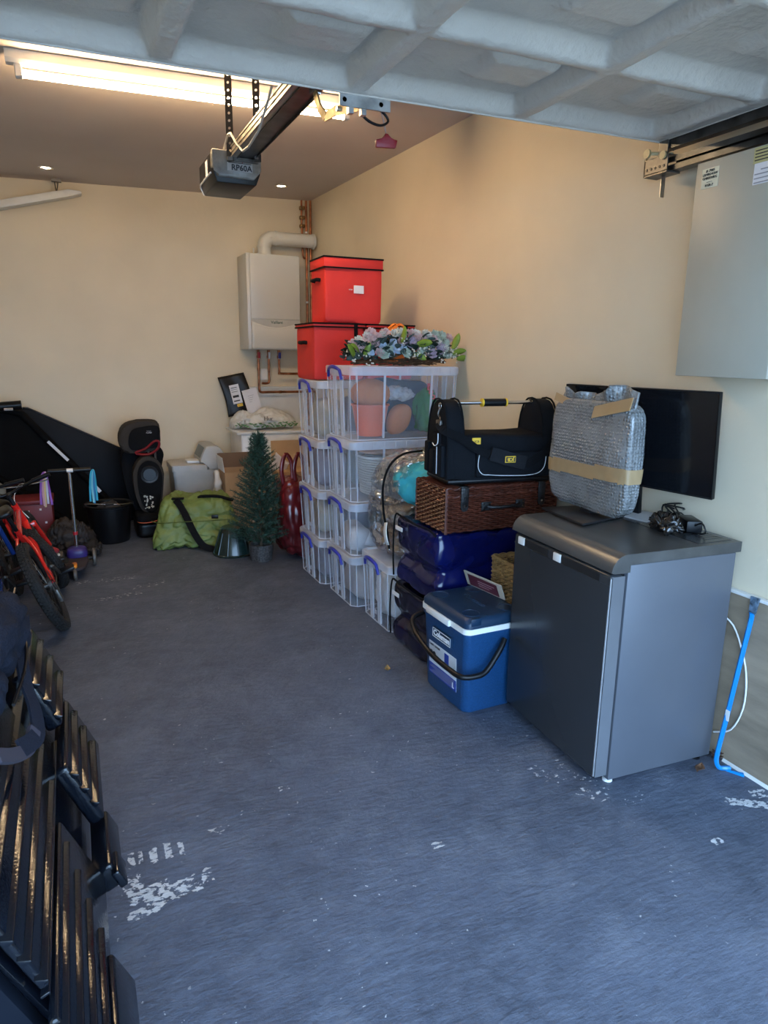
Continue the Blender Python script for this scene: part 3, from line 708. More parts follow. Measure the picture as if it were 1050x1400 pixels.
bo_ = thing('red_word_cutout', 'small red stacked letters inside the top clear box', 'decoration', (x+.515, y+.05, z+.235))
redp = mm('red_card', (.62, .05, .06), .5)
text('letter', 'B', .05, (-.012, 0, .055), '-y', redp, bo_, .002, bold=.002); text('letter', 'O', .035, (.0, 0, .025), '-y', redp, bo_, .002, bold=.002); text('letter', 'O', .035, (.014, 0, -.002), '-y', redp, bo_, .002, bold=.002)
# lone box contents
softthing('white_cloth', 'white cloth standing inside lone clear box', 'clothing', (XC+.14, YC+.2, .012), (.16, .30, .26), mat('packed_cloth', (.62, .62, .62), .9, bump=.4, bs=40), 70, crease=.02)
softthing('grey_cloth', 'grey cloth bundle inside lone clear box', 'clothing', (XC+.38, YC+.2, .012), (.26, .30, .24), mat('packed_cloth', (.25, .27, .32), .9, bump=.4, bs=40), 71)

# ============================================================ red fabric boxes
red = mat('red_fabric', (.62, .025, .02), .7, var=.06, vs=4, bump=.15, bs=220)
def red_box(x, y, z, w, d, h, label, rz=0, sides=(-1, 1), lidh=.06, tagged=False):
    t = thing('red_fabric_box', label, 'storage box', (x+w/2, y+d/2, z), rz, 'red fabric storage boxes')
    a, b_ = w/2, d/2
    g = MB(); g.soft((0, 0, 0), (w-.006, d-.006, h-.01), n=14, k=22, amp=.006, freq=4, seed=x*3+z); g.out('body', red, t, 50)
    g = MB(); g.box(-a-.002, a+.002, -b_-.002, b_+.002, h-lidh, h, .004); ld = g.out('lid', red, t, 40)
    g = MB()
    for zz in (h-lidh, h):
        for s in (-1, 1):
            g.box(-a-.005, a+.005, s*(b_+.002)-.003, s*(b_+.002)+.003, zz-.005, zz+.004, .001); g.box(s*(a+.002)-.003, s*(a+.002)+.003, -b_-.005, b_+.005, zz-.005, zz+.004, .001)
    g.out('black_binding', blackfab, ld, kind='stuff')
    for s in sides:
        g = MB(); g.tube(smooth_path([(s*(a-.002), -.05, h*.66), (s*(a+.018), -.045, h*.665), (s*(a+.022), 0, h*.66), (s*(a+.018), .045, h*.665), (s*(a-.002), .05, h*.66)]), .011, 8); g.out('side_handle', blackfab, t, 60)
    if tagged:
        g = MB(); g.box(-.002, .062, -b_-.005, -b_-.001, h*.46, h*.46+.046, .001); g.out('label_card', paper, t)
        text('lettering', 'one', .016, (-.022, -b_-.003, h*.52), '-y', paper, t)
    else:
        g = MB(); g.box(a*.55, a*.55+.024, -b_-.007, -b_-.001, h*.72, h-.004, .002); g.out('front_strap', blackfab, t, 40)
    return t
zA = ztops[3][2]+ztops[3][3]+.002
red_box(1.345, 4.0, zA, .335, .36, .335, 'left lower red fabric box on the rear clear stack', lidh=.02, sides=(-1,))
red_box(1.693, 4.0, zA, .325, .36, .335, 'right lower red fabric box behind the flowers', lidh=.02, sides=())
red_box(1.415, 3.99, zA+.340, .375, .27, .375, 'upper red lidded fabric box with a white label card', math.radians(-1), tagged=True)
# ============================================================ soft bags by the boxes
navyvinyl = mat('glossy_navy_vinyl', (.004, .007, .075), .16, var=.3, vs=3, coat=.25)
navyvinyld = mat('glossy_dark_navy_vinyl', (.003, .004, .026), .2, var=.3, vs=3, coat=.2)
def navy_bag(z, h, m, label, d=.50, seed=1):
    t = thing('vinyl_storage_bag', label, 'storage bag', (1.715, 2.79, z), math.radians(1), 'glossy navy zipped storage bags')
    def fold(w, hh):
        # puffy sides pinched along a mid seam
        s = 1-.10*math.exp(-((hh-.42)/.10)**2); w.x *= s; w.y *= (1-(1-s)*.8); return w
    g = MB(); g.soft((0, 0, 0), (.58, d, h), n=44, k=14, amp=.030, freq=2.1, seed=seed, crease=.011, fn=fold); g.out('bag_body', m, t, 180)
    g = MB()
    pts = smooth_path([(-.287, -d/2+.02, h-.02), (-.283, -d/2+.10, h-.005), (-.283, 0, h-.012), (-.283, d/2-.08, h-.004), (-.284, d/2-.015, h-.015), (-.288, d/2-.005, h*.5), (-.286, d/2-.012, .02)])
    g.tube(pts, .005, 6); g.out('zip_piping', blackfab, t, 60)
    g = MB(); g.box(-.297, -.292, d/2-.115, d/2-.045, h-.075, h-.055, .001); g.out('tag', white, t)
    return t
navy_bag(.001, .325, navyvinyld, 'lower dark navy glossy storage bag on floor behind cool box', seed=3)
navy_bag(.330, .345, navyvinyl, 'upper bright navy glossy storage bag under the wicker hamper', d=.45, seed=5)
# zipped clear bedding bag with cushions
def film_mat(name, lo, hi, rough):
    m = bpy.data.materials.new(name); m.use_nodes = True; nt = m.node_tree; N = nt.nodes; L = nt.links; N.remove(N['Principled BSDF'])
    tr = N.new('ShaderNodeBsdfTransparent'); tr.inputs[0].default_value = (.93, .94, .95, 1); gl = N.new('ShaderNodeBsdfGlossy'); gl.name = 'gloss'; gl.inputs['Roughness'].default_value = rough; gl.inputs['Color'].default_value = (.95, .96, 1, 1)
    lw = N.new('ShaderNodeLayerWeight'); lw.name = 'lw'; lw.inputs['Blend'].default_value = .45; mr = N.new('ShaderNodeMapRange'); mr.inputs[3].default_value = lo; mr.inputs[4].default_value = hi
    mx = N.new('ShaderNodeMixShader'); L.new(lw.outputs['Facing'], mr.inputs[0]); L.new(mr.outputs[0], mx.inputs[0]); L.new(tr.outputs[0], mx.inputs[1]); L.new(gl.outputs[0], mx.inputs[2]); L.new(mx.outputs[0], N['Material Output'].inputs[0]); return m
film = film_mat('crinkled_clear_film', .22, .62, .16); fb = film.node_tree; b_ = fb.nodes['gloss']
n_ = fb.nodes.new('ShaderNodeTexNoise'); n_.inputs['Scale'].default_value = 9; n_.inputs['Detail'].default_value = 4
tc_ = fb.nodes.new('ShaderNodeTexCoord'); fb.links.new(tc_.outputs['Object'], n_.inputs['Vector'])
bp_ = fb.nodes.new('ShaderNodeBump'); bp_.inputs['Strength'].default_value = .9; bp_.inputs['Distance'].default_value = .06
fb.links.new(n_.outputs[0], bp_.inputs['Height']); fb.links.new(bp_.outputs[0], b_.inputs['Normal']); fb.links.new(bp_.outputs[0], fb.nodes['lw'].inputs['Normal'])
zb = thing('bedding_bag', 'clear zipped bedding bag with turquoise cushion inside', 'bag', (1.715, 3.235, .378))
def widen(w, h):
    w.y = w.y*(1+.45*h*h)-.13*h*h; return w
g = MB(); g.soft((0, 0, 0), (.56, .385, .575), n=56, k=5, amp=.05, freq=4.6, seed=11, crease=.026, fn=widen); g.out('film', film, zb, 180)
g = MB(); g.tube(smooth_path([(-.06, -.08, .578), (-.18, -.09, .566), (-.262, -.105, .51), (-.280, -.07, .40), (-.284, -.09, .27), (-.282, -.13, .18), (-.272, -.14, .08)]), .006, 6); g.out('zip', blackfab, zb, 60)
g = MB(); g.sheet(lambda u, v: (-.312-.01*math.sin(v*3), -.165-.035*u-.03*v, .23-.11*v+.01*u), 4, 6, .002); g.out('white_tag', white, zb, 180)
cu = softthing('turquoise_cushion', 'turquoise cushion seen through the clear bedding bag', 'cushion', (1.68, 3.03, .70), (.46, .36, .22), mat('turquoise_fabric', (.04, .42, .50), .7, bump=.3), 81, k=2.8, crease=.01, shear=(0, -.03), n=20)
softthing('grey_cushion', 'grey padded cover behind the turquoise cushion in bedding bag', 'cushion', (1.70, 3.325, .66), (.42, .16, .26), mat('grey_padding', (.34, .35, .35), .8, bump=.3), 82, k=3)
softthing('brown_blanket', 'brown folded blanket at bottom of the clear bedding bag', 'blanket', (1.70, 3.235, .40), (.44, .27, .13), mat('brown_blanket', (.26, .17, .11), .9, bump=.5, bs=20), 83, k=4, crease=.015, n=20)
softthing('beige_blanket', 'beige folded blanket above brown one in the bedding bag', 'blanket', (1.70, 3.235, .54), (.44, .28, .11), mat('beige_blanket', (.42, .36, .29), .9, bump=.5, bs=20), 84, k=4, crease=.015, n=20)

# ============================================================ wicker hamper
wick = mat('dark_brown_wicker', (.085, .020, .010), .40, var=.2, vs=14, coat=.1)
leath = mat('black_leather', (.006, .006, .007), .4, bump=.3, bs=120)
hm = thing('wicker_hamper', 'dark brown wicker picnic hamper under the black tool bag', 'hamper', (1.735, 2.655, .680), math.radians(-1))
hl, hw2, hh_ = .285, .143, .205
def weave(g, x0, y0, x1, y1, z0, z1, pitch=.0090, stake=.026, r=.0052, lean=0):
    d = Vector((x1-x0, y1-y0, 0)); L_ = d.length; d.normalize(); nrm = Vector((d.y, -d.x, 0)); ns = max(2, int(L_/stake)); rows = int((z1-z0)/pitch)
    for i in range(rows):
        z = z0+(i+.5)*(z1-z0)/rows; pts = []
        for q in range(ns*3+1):
            s = q/(ns*3)*L_; off = .006*math.sin(PI*(q/3+i)); f = lean*(z-z0)/(z1-z0)
            p = Vector((x0, y0, z))+d*s+nrm*(off+f+.004); pts.append(p)
        g.tube(pts, r, 4, cap=False)
    for k_ in range(ns+1):
        p = Vector((x0, y0, 0))+d*(L_*k_/ns)+nrm*.002; g.tube([p+Vector((0, 0, z0)), p+nrm*lean+Vector((0, 0, z1))], .0035, 4)
cor = [(-hl, hw2), (-hl, -hw2), (hl, -hw2), (hl, hw2)]
for i, nm in enumerate(('end', 'front', 'end', 'back')):
    a, b_ = cor[i], cor[(i+1) % 4]
    g = MB(); weave(g, a[0], a[1], b_[0], b_[1], .004, .165); g.out('woven_side', wick, hm, 60, kind='stuff')
for i in range(4):
    a, b_ = cor[i], cor[(i+1) % 4]
    g = MB(); weave(g, a[0], a[1], b_[0], b_[1], .170, .20); g.out('lid_side', wick, hm, 60, kind='stuff')
for c_ in cor:
    g = MB()
    for k_ in range(3): g.tube([(c_[0]*1.01+.004*(k_-1), c_[1]*1.02, .0), (c_[0]*1.01+.004*(k_-1), c_[1]*1.02, .20)], .004, 6)
    g.out('corner_post', wick, hm, 60, kind='stuff')
g = MB()
for i in range(42):
    y = -hw2+(i+.5)*2*hw2/42; g.tube([(-hl+q*2*hl/48, y, .2015+.0035*math.sin(PI*(q/1.5+i))) for q in range(49)], .004, 4, cap=False)
g.out('lid_top', wick, hm, 60, kind='stuff')
g = MB()
for z in (.166, .2):
    for j in (0, 1):
        pts = []
        for i in range(4):
            a, b_ = Vector((*cor[i], 0)), Vector((*cor[(i+1) % 4], 0)); n2 = int((b_-a).length/.008)
            for q in range(n2):
                p = a.lerp(b_, q/n2)*1.02; ph = len(pts)*.9+j*PI; pts.append((p.x, p.y, z+.004*math.sin(ph)))
        g.tube(pts, .0042, 5, closed=True)
g.out('braided_edge', wick, hm, 60, kind='stuff')
g = MB(); g.box(-hl+.006, hl-.006, -hw2+.006, hw2-.006, .001, .196); g.out('weave_light_block', mat('light_block_brown', (.02, .008, .005), .9), hm)  # solid dark block added inside so no light shows through the weave
for sx_ in (-.205, .20):
    st_ = bx('leather_strap', leath, hm, sx_-.019, sx_+.019, -hw2-.017, -hw2-.011, .118, .205, .002)
    g = MB(); g.tube([(sx_, -hw2-.017, .118), (sx_, -hw2-.011, .118)], .019, 18); g.out('strap_end', leath, st_, 40)
    g = MB(); g.tube([(sx_, -hw2-.020, .122), (sx_, -hw2-.016, .122)], .005, 12); g.out('stud', chrome, st_, 40)
    g = MB(); g.box(sx_-.019, sx_+.019, -hw2-.015, -hw2+.09, .2055, .2105, .001); g.out('strap_top', leath, st_, 40)
for sx_ in (-.095, .085):
    g = MB(); g.box(sx_-.024, sx_+.024, -hw2-.017, -hw2-.011, .095, .135, .002)
    q_ = g.out('handle_plate', leath, hm, 40)
    for a in (-.012, .012):
        for b_ in (.105, .125):
            g = MB(); g.tube([(sx_+a, -hw2-.019, b_), (sx_+a, -hw2-.016, b_)], .003, 8); g.out('rivet', chrome, q_)
g = MB(); g.tube(smooth_path([(-.09, -hw2-.018, .115), (-.06, -hw2-.035, .112), (.05, -hw2-.035, .112), (.08, -hw2-.018, .115)]), .008, 8); g.out('carry_handle', leath, hm, 60)

# ============================================================ tool bag
nyl = mat('black_ballistic_nylon', (.0045, .006, .009), .8, bump=.4, bs=400, spec=.18)
tb = thing('tool_bag', 'open black tool bag with steel tube handle on the hamper', 'tool bag', (1.735, 2.625, .8965), math.radians(-7))
a_, w_ = .268, .125
g = MB(); g.soft((0, 0, 0), (.525, .25, .215), n=18, k=9, amp=.012, freq=6, seed=3); g.out('bag_body', nyl, tb, 180)
g = MB(); g.box(-a_, a_, -w_-.004, w_+.004, .0, .024, .010, 3); g.out('moulded_base', black, tb, 40)
def arch_poly(w, h, n=14, sq=.75):
    return [(-w, .012), (w, .012)]+[(w*math.copysign(abs(math.cos(PI*i/n))**sq, math.cos(PI*i/n)), .12+(h-.12)*math.sin(PI*i/n)**.85) for i in range(n+1)]
for s in (-1, 1):
    x0 = s*a_; g = MB(); g.prism(arch_poly(.120, .362), min(x0, x0-s*.075), max(x0, x0-s*.075), 'x', .012, 3)
    ep = g.out('end_panel', nyl, tb, 50)
    g = MB()
    ap_ = arch_poly(.118, .365)[2:]
    for xx in (x0, x0-s*.075): g.tube([(xx, p[0], p[1]) for p in ap_], .0045, 6)
    g.out('edge_piping', blackfab, ep, 60, kind='stuff')
xs = -a_
for (y0, y1, z0, z1) in ((-.10, -.02, .03, .17), (-.005, .05, .03, .14), (.06, .108, .03, .17)):
    g = MB(); g.box(xs-.022, xs+.002, y0, y1, z0, z1, .008, 2); g.out('end_pocket', nyl, tb, 40)
g = MB(); g.box(xs-.034, xs-.018, -.095, -.025, .165, .225, .012, 3); pk = g.out('phone_pouch', blackfab, tb, 50)
silver = mm('reflective_piping', (.62, .64, .66), .35)
g = MB(); g.tube(smooth_path([(xs-.035, -.090, .222), (xs-.036, -.09, .18), (xs-.036, -.055, .165), (xs-.036, -.03, .175)]), .0022, 5); g.tube([(xs-.025, -.055, .16), (xs-.025, -.058, .04)], .0022, 5); g.out('piping', silver, pk, kind='stuff')
# ring and clip
g = MB(); g.tube([(xs-.004, -.03+.013*math.cos(2*PI*i/14), .335+.013*math.sin(2*PI*i/14)) for i in range(14)], .0022, 6, closed=True); g.out('ring', chrome, tb, 60)
g = MB(); g.tube(smooth_path([(xs-.006, -.03, .322), (xs-.012, -.028, .30), (xs-.008, -.04, .285), (xs-.012, -.05, .275)]), .004, 6); g.box(xs-.02, xs-.004, -.068, -.02, .245, .275, .004); g.out('snap_clip', dsteel, tb, 60)
# tube handle
g = MB(); g.tube([(-a_+.02, 0, .345), (a_-.02, 0, .345)], .0085, 12); hb_ = g.out('tube_handle', chrome, tb, 60)
g = MB(); g.tube([(-.055, 0, .345), (.055, 0, .345)], .0175, 14); g.out('foam_grip', black, hb_, 50)
for s in (-1, 1):
    g = MB(); g.tube([(s*.055, 0, .345), (s*.062, 0, .345)], .0195, 14); g.out('yellow_ring', yellow, hb_, 50)
# front pocket outlined with piping, tag, strap with badge
yf = -w_
g = MB(); g.box(-.14, .205, yf-.022, yf+.004, .03, .14, .010, 3); fp = g.out('front_pocket', nyl, tb, 50)
g = MB(); g.tube(smooth_path([(-.13, yf-.024, .138), (-.135, yf-.0245, .08), (-.115, yf-.0245, .048), (-.08, yf-.0245, .042), (.0, yf-.0245, .036), (.10, yf-.0245, .034), (.16, yf-.0245, .042), (.19, yf-.0245, .07), (.196, yf-.024, .115)]), .0018, 5); g.out('piping', silver, fp, 60)
g = MB(); g.box(-.158, -.118, yf-.004, yf-.0005, .175, .203); tg_ = g.out('yellow_tag', yellow, tb); text('lettering', 'JCB', .014, (-.136, yf-.0045, .187), '-y', ink, tg_)
sp_ = smooth_path([(xs-.018, -.045, .262), (xs-.012, -.10, .235), (-.215, yf-.02, .205), (-.15, yf-.034, .16), (-.09, yf-.036, .135), (-.03, yf-.038, .120), (.05, yf-.036, .095), (.10, yf-.03, .085), (.15, yf-.026, .11), (.21, yf-.018, .15), (.238, yf-.002, .17)], 5)
def ribbon(g, pts, w, th, nrm):
    pts = [Vector(p) for p in pts]; nrm = Vector(nrm); rows = []
    for i, p in enumerate(pts):
        t = (pts[min(i+1, len(pts)-1)]-pts[max(i-1, 0)]).normalized(); n = (nrm-t*nrm.dot(t)).normalized(); s = t.cross(n)
        rows.append([g.b.verts.new(p+s*w/2*a+n*th/2*b) for a, b in ((-1, 1), (1, 1), (1, -1), (-1, -1))])
    for A, B in zip(rows, rows[1:]):
        for k in range(4): g.b.faces.new((A[k], A[(k+1) % 4], B[(k+1) % 4], B[k]))
    g.b.faces.new(rows[0]); g.b.faces.new(rows[-1][::-1]); return g
g = MB(); ribbon(g, sp_, .036, .003, (-.25, -1, .1)); sr = g.out('shoulder_strap', blackfab, tb)
g = MB(); ribbon(g, [(-.085, yf-.040, .138), (-.03, yf-.043, .122), (.03, yf-.043, .105), (.085, yf-.039, .092)], .060, .012, (-.1, -1, .1)); pd = g.out('strap_pad', blackfab2, sr)
g = MB(); g.box(-.020, .030, yf-.0535, yf-.050, .098, .126, .001); bdg = g.out('badge', yellow, pd)
bx('badge_field', ink, bdg, -.017, .027, yf-.0545, yf-.0535, .101, .123)
text('lettering', 'JCB', .020, (.005, yf-.055, .112), '-y', yellow, bdg, rot=(PI/2, PI, 0), bold=.0008)

# ============================================================ small wicker basket and card sleeve behind the cool box
tan = mat('honey_wicker', (.36, .20, .07), .5, var=.3, vs=30)
wb = thing('small_basket', 'honey coloured wicker basket between the fridge and hamper', 'basket', (1.86, 2.345, .001))
g = MB()
for (a, b_) in (((-.185, .13), (-.185, -.12)), ((-.185, -.12), (.185, -.12)), ((.185, -.12), (.185, .13)), ((.185, .13), (-.185, .13))):
    weave(g, a[0], a[1], b_[0], b_[1], .36, .56, pitch=.0095, stake=.018, r=.0052)
g.out('woven_side', tan, wb, 60, kind='stuff')
g = MB()
for j in (0, 1):
    pts = []; cc = [(-.19, .135), (-.19, -.125), (.19, -.125), (.19, .135)]
    for i in range(4):
        a, b_ = Vector((*cc[i], 0)), Vector((*cc[(i+1) % 4], 0)); n2 = int((b_-a).length/.012)
        for q in range(n2): p = a.lerp(b_, q/n2); pts.append((p.x, p.y, .565+.005*math.sin(len(pts)*.9+j*PI)))
    g.tube(pts, .006, 5, closed=True)
g.out('rim', tan, wb, 60)
g = MB(); g.box(-.18, .18, -.115, .12, 0, .36, .01); g.out('basket_base', tan, wb, 40)
cp = thing('card_sleeve', 'cream and burgundy card sleeve lying behind the cool box lid', 'packaging', (1.60, 2.44, .428), math.radians(-93), rot=(math.radians(22), 0, math.radians(-82)))
g = MB(); g.box(-.10, .15, -.003, .003, .0, .075, .001); g.out('card', mat('cream_card', (.50, .44, .36), .7), cp)
g = MB(); g.box(-.075, .12, -.0045, -.003, .006, .066); g.out('burgundy_print', mat('burgundy_print', (.10, .02, .035), .5), cp)
for i in range(3): bx('print_line', mat('pink_print', (.45, .25, .28), .6), cp, -.01, .10-.02*i, -.0052, -.0045, .045-i*.012, .048-i*.012)

# ============================================================ things on the fridge
FT = .8397
gl = mat('grey_bubble_film', (.20, .21, .215), .18, var=.15, vs=7, coat=.6, spec=.8)
nt = gl.node_tree; N = nt.nodes; L = nt.links; b_ = N['Principled BSDF']
tc_ = N.new('ShaderNodeTexCoord'); vo = N.new('ShaderNodeTexVoronoi'); vo.inputs['Scale'].default_value = 80; vo.inputs['Randomness'].default_value = .35; L.new(tc_.outputs['Object'], vo.inputs['Vector'])
mr = N.new('ShaderNodeMapRange'); mr.inputs[1].default_value = 0; mr.inputs[2].default_value = .55; mr.inputs[3].default_value = 1; mr.inputs[4].default_value = 0; L.new(vo.outputs['Distance'], mr.inputs[0])
bp_ = N.new('ShaderNodeBump'); bp_.inputs['Strength'].default_value = .9; bp_.inputs['Distance'].default_value = .007; L.new(mr.outputs[0], bp_.inputs['Height']); L.new(bp_.outputs[0], b_.inputs['Normal'])
pt = mat('brown_parcel_tape', (.38, .255, .13), .3, coat=.3)
bw = thing('wrapped_monitor', 'computer monitor wrapped in bubble film and brown tape on fridge', 'monitor', (1.832, 2.06, FT+.001), math.radians(-2))
g = MB(); g.soft((0, 0, .025), (.085, .47, .425), n=40, k=7, amp=.010, freq=4, seed=21, crease=.002); g.out('bubble_film', gl, bw, 180)
def flare(u, v):
    y = -.215+.43*u; top = .035+.035*(abs(math.sin(u*5.2+.3))**1.5)+(.02 if u < .3 else 0)-(.03*math.exp(-((u-.78)/.07)**2))
    x = -.005+.02*math.sin(u*14)*v+.012*math.sin(u*31+2)*v
    return (x, y, .425+(top*.8+.012)*v)
g = MB(); g.sheet(flare, 60, 10, .008); g.out('loose_top', gl, bw, 180)
def ringband(g, z0f, z1f, off, ys=(-.2335, .2335), xx=.0455):
    secs = []
    pts = [(-xx-off, ys[0]+.02), (-xx-off+.008, ys[0]-off+.004), (xx+off-.008, ys[0]-off+.004), (xx+off, ys[0]+.02), (xx+off, ys[1]-.02), (xx+off-.008, ys[1]+off-.004), (-xx-off+.008, ys[1]+off-.004), (-xx-off, ys[1]-.02)]
    A = [g.b.verts.new((p[0], p[1], z0f(p[1]))) for p in pts]; B = [g.b.verts.new((p[0], p[1], z1f(p[1]))) for p in pts]
    n = len(pts)
    for i in range(n): g.b.faces.new((A[i], A[(i+1) % n], B[(i+1) % n], B[i]))
    return g
g = MB(); g.soft((0, 0, .0225), (.091, .476, .430), n=64, k=7, amp=.010, freq=4, seed=21, crease=.002, flat=False)
bmesh.ops.delete(g.b, geom=[v for v in g.b.verts if not (.150-v.co.y*.03 < v.co.z < .212-v.co.y*.03)], context='VERTS')
g.out('tape_band', pt, bw, 180)
g = MB(); g.sheet(lambda u, v: (-.030-.012*(1-v)*(1 if u > .02 else 1), -.225+.20*u, .425+.045*v-(.045*u)), 8, 3, .004); g.out('tape_piece', pt, bw)
g = MB(); g.sheet(lambda u, v: (-.036+.008*v, .225-.15*u, .435+.03*v-.035*u), 6, 3, .004); g.out('tape_piece', pt, bw)
g = MB(); g.prism([(-.135, .13), (-.155, -.16), (.09, -.10), (.10, .10)], 0, .010, 'z', .003); g.prism([(-.02, -.03), (.03, -.03), (.03, .03), (-.02, .03)], .008, .06, 'z'); g.out('stand_base', mm('satin_black_metal', (.02, .02, .022), .3, .3), bw, 40)

tv = thing('flat_television', 'black flat screen television leaning by wall behind wrapped monitor', 'television', (1.985, 1.985, FT+.001), rot=(math.radians(4.5), 0, math.radians(-80.6)))
# local x runs along the screen from the far (left in view) to the near end
scr = mat('glossy_black_screen', (.004, .005, .007), .12, var=0)
g = MB(); g.box(-.335, .335, -.012, .004, .125, .500, .003); g.out('back_shell', black, tv, 40)
g = MB(); g.box(-.333, .333, -.0135, -.012, .13, .497); g.out('screen', scr, tv)
g = MB(); g.box(-.335, .335, -.0155, -.012, .125, .131, .0005); g.box(-.335, .335, -.0155, -.012, .495, .500, .0005); g.box(-.335, -.331, -.0155, -.012, .131, .495); g.box(.331, .335, -.0155, -.012, .131, .495); g.out('bezel', black, tv, 40)
g = MB(); g.box(-.03, .03, .0, .02, .008, .15, .003); g.out('stand_neck', black, tv, 40)
g = MB(); g.box(-.16, .11, -.06, .055, .0, .010, .004); g.out('stand_foot', mm('grey_plate', (.40, .38, .37), .4), tv, 40)

bb = mat('glossy_black_bag', (.008, .008, .009), .12, coat=.8)
g = MB(); g.soft((0, 0, 0), (.11, .17, .060), n=26, k=2.6, amp=.035, freq=16, seed=9, crease=.016)
t = g.out('black_plastic_bag', bb, None, 180); t.location = (1.905, 1.735, FT+.0015); t.rotation_euler = (0, 0, -.5); tag(t, 'crumpled shiny black plastic bag on the near fridge top', 'bag')
ad_ = thing('power_adapter', 'black power adapter with tangled leads on top of fridge', 'power adapter', (2.0, 1.72, FT+.001), -.5)
g = MB(); g.box(-.028, .028, -.055, .055, .003, .045, .006); g.out('adapter_box', black, ad_, 40)
g = MB(); rr_ = random.Random(5)
pts = [(0, .055, .02)]
for i in range(16): pts.append((rr_.uniform(-.05, .03), .07+rr_.uniform(0, .13), .012+rr_.uniform(0, .055)))
g.tube(smooth_path(pts), .0032, 6); g.out('tangled_lead', black, ad_, 60)
g = MB(); g.tube(smooth_path([(0, -.055, .03), (.012, -.085, .045), (.02, -.10, .02), (.02, -.08, .006), (.0, -.05, .004)]), .003, 6); g.out('lead', black, ad_, 60)

# ============================================================ wrecking bar, lead, leaves by the ply sheet
blu = mat('bright_blue_enamel', (.0, .22, .62), .3, coat=.4)
wbv = thing('wrecking_bar', 'bright blue wrecking bar leaning against the plywood sheet', 'wrecking bar', (2.035, 1.475, .0))
def hexbar(name, pts, rs, m, par, flat=None):
    g = MB(); g.tube(pts, rs, 6); return g.out(name, m, par, 30)
p_ = smooth_path([(.014, -.012, .0125), (.004, -.008, .0125), (-.020, .004, .014), (-.030, .012, .035), (-.028, .014, .075), (-.010, .010, .22), (.014, .006, .42), (.030, .002, .56), (.030, .0, .585), (.028, -.001, .60)], 5)
hexbar('shaft', p_, [.0085]*len(p_), blu, wbv)
g = MB(); g.poly3([(.036, -.010, .595), (.036, .012, .595), (.041, .016, .655), (.041, -.016, .655)], .008, (1, 0, -.1)); g.out('claw_tip', mat('worn_blue_grey', (.16, .24, .33), .4, .5, var=.4, vs=60), wbv)
g = MB(); g.poly3([(.010, -.020, .0008), (.040, -.048, .0008), (.028, -.060, .0008), (.0, -.006, .0008)], -.008, (0, 0, 1)); g.out('heel_tip', blu, wbv)
g = MB(); g.box(-.012, -.0105, -.004, .012, .20, .24); o_ = g.out('white_sticker', white, wbv); o_.location = (-.0062, 0, .0); o_.rotation_euler = (0, 0, 0)
g = MB(); g.tube(smooth_path([(2.055, 1.60, .56), (2.072, 1.545, .527), (2.078, 1.497, .436), (2.078, 1.47, .349), (2.078, 1.467, .239), (2.076, 1.50, .14), (2.066, 1.56, .10)]), .0035, 6)
t = g.out('power_lead', white, None, 60); tag(t, 'thin white lead curving down the plywood behind the fridge', 'cable')
def leaf(name, label, x, y, s, col, rz, seed):
    def f(u, v):
        w = math.sin(PI*min(1, u*1.02))**.7*(.42+.08*math.sin(u*9+seed)); yy = (v-.5)*w
        return (s*(u-.5), s*yy, .002+s*(.22*abs(v-.5)+.10*math.sin(u*5+seed)+.10))
    g = MB(); g.sheet(f, 12, 8, .0012); t = g.out(name, mat('dry_leaf', col, .8, var=.3, vs=30), None, 180); t.location = (x, y, .002); t.rotation_euler = (0, 0, rz); tag(t, label, 'leaf')
leaf('dry_leaf', 'curled brown dry leaf on floor beside the fridge', 1.945, 1.505, .075, (.16, .075, .035), .5, 1)
leaf('dry_leaf', 'small yellow brown leaf on floor before the cool box', 1.245, 2.667, .055, (.38, .24, .08), 1.2, 2)
g = MB()
for i in range(26):
    z = .004+i*.0012; a = i*2.4; r = .014*math.sin(PI*(i+3)/32)
    c = Vector((r*math.cos(a), r*math.sin(a), z)); d = Vector((math.cos(a), math.sin(a), .4)); s = Vector((-math.sin(a), math.cos(a), 0))
    g.poly3([c-s*.005, c+s*.005, c+d*.009+s*.002, c+d*.009-s*.002], .0012, (d.x*.1, d.y*.1, 1))
g.tube([(0, 0, .001), (0, 0, .034)], [.008, .004], 6)
t = g.out('fir_cone', mat('dark_cone', (.07, .03, .02), .8), None); t.location = (2.068, 1.535, .001); tag(t, 'little dark brown cone beside the blue bar foot', 'cone'); t['kind'] = 'thing'
del t['kind']

# ============================================================ orange pumpkin basket and flower arrangement on the top lid
ZT = ztops[7][2]+ztops[7][3]+.001
pk = thing('pumpkin_pail', 'orange plastic pumpkin pail behind the flower arrangement', 'pail', (1.80, 3.80, ZT))
og2 = mat('bright_orange_plastic', (.80, .22, .03), .35)
g = MB()
def pump(u, v):
    th = 2*PI*u; ph = PI*(.04+.92*v); r = .105*(1-.07*abs(math.sin(4*th)))
    return (r*math.cos(th)*math.sin(ph)*1.05, r*math.sin(th)*math.sin(ph)*.82, .118-.118*math.cos(ph))
g.grid(pump, 64, 18, closeu=True); g.out('pumpkin_body', og2, pk, 180)
for a in (60, 120, 90, 270):
    g = MB(); th = math.radians(a); g.poly3([(.045*math.cos(th)-.016, .04*math.sin(th)-.010, .2275), (.045*math.cos(th)+.016, .04*math.sin(th)-.010, .2275), (.045*math.cos(th), .04*math.sin(th)+.014, .2275)], .004, (0, 0, 1)); g.out('cut_out', black, pk)
for a in range(4):
    g = MB(); th = 2*PI*a/4+.4
    g.tube(smooth_path([(0, 0, .232), (.03*math.cos(th), .03*math.sin(th), .238), (.07*math.cos(th), .06*math.sin(th), .21)]), .008, 6); g.out('ridge', og2, pk, 60)

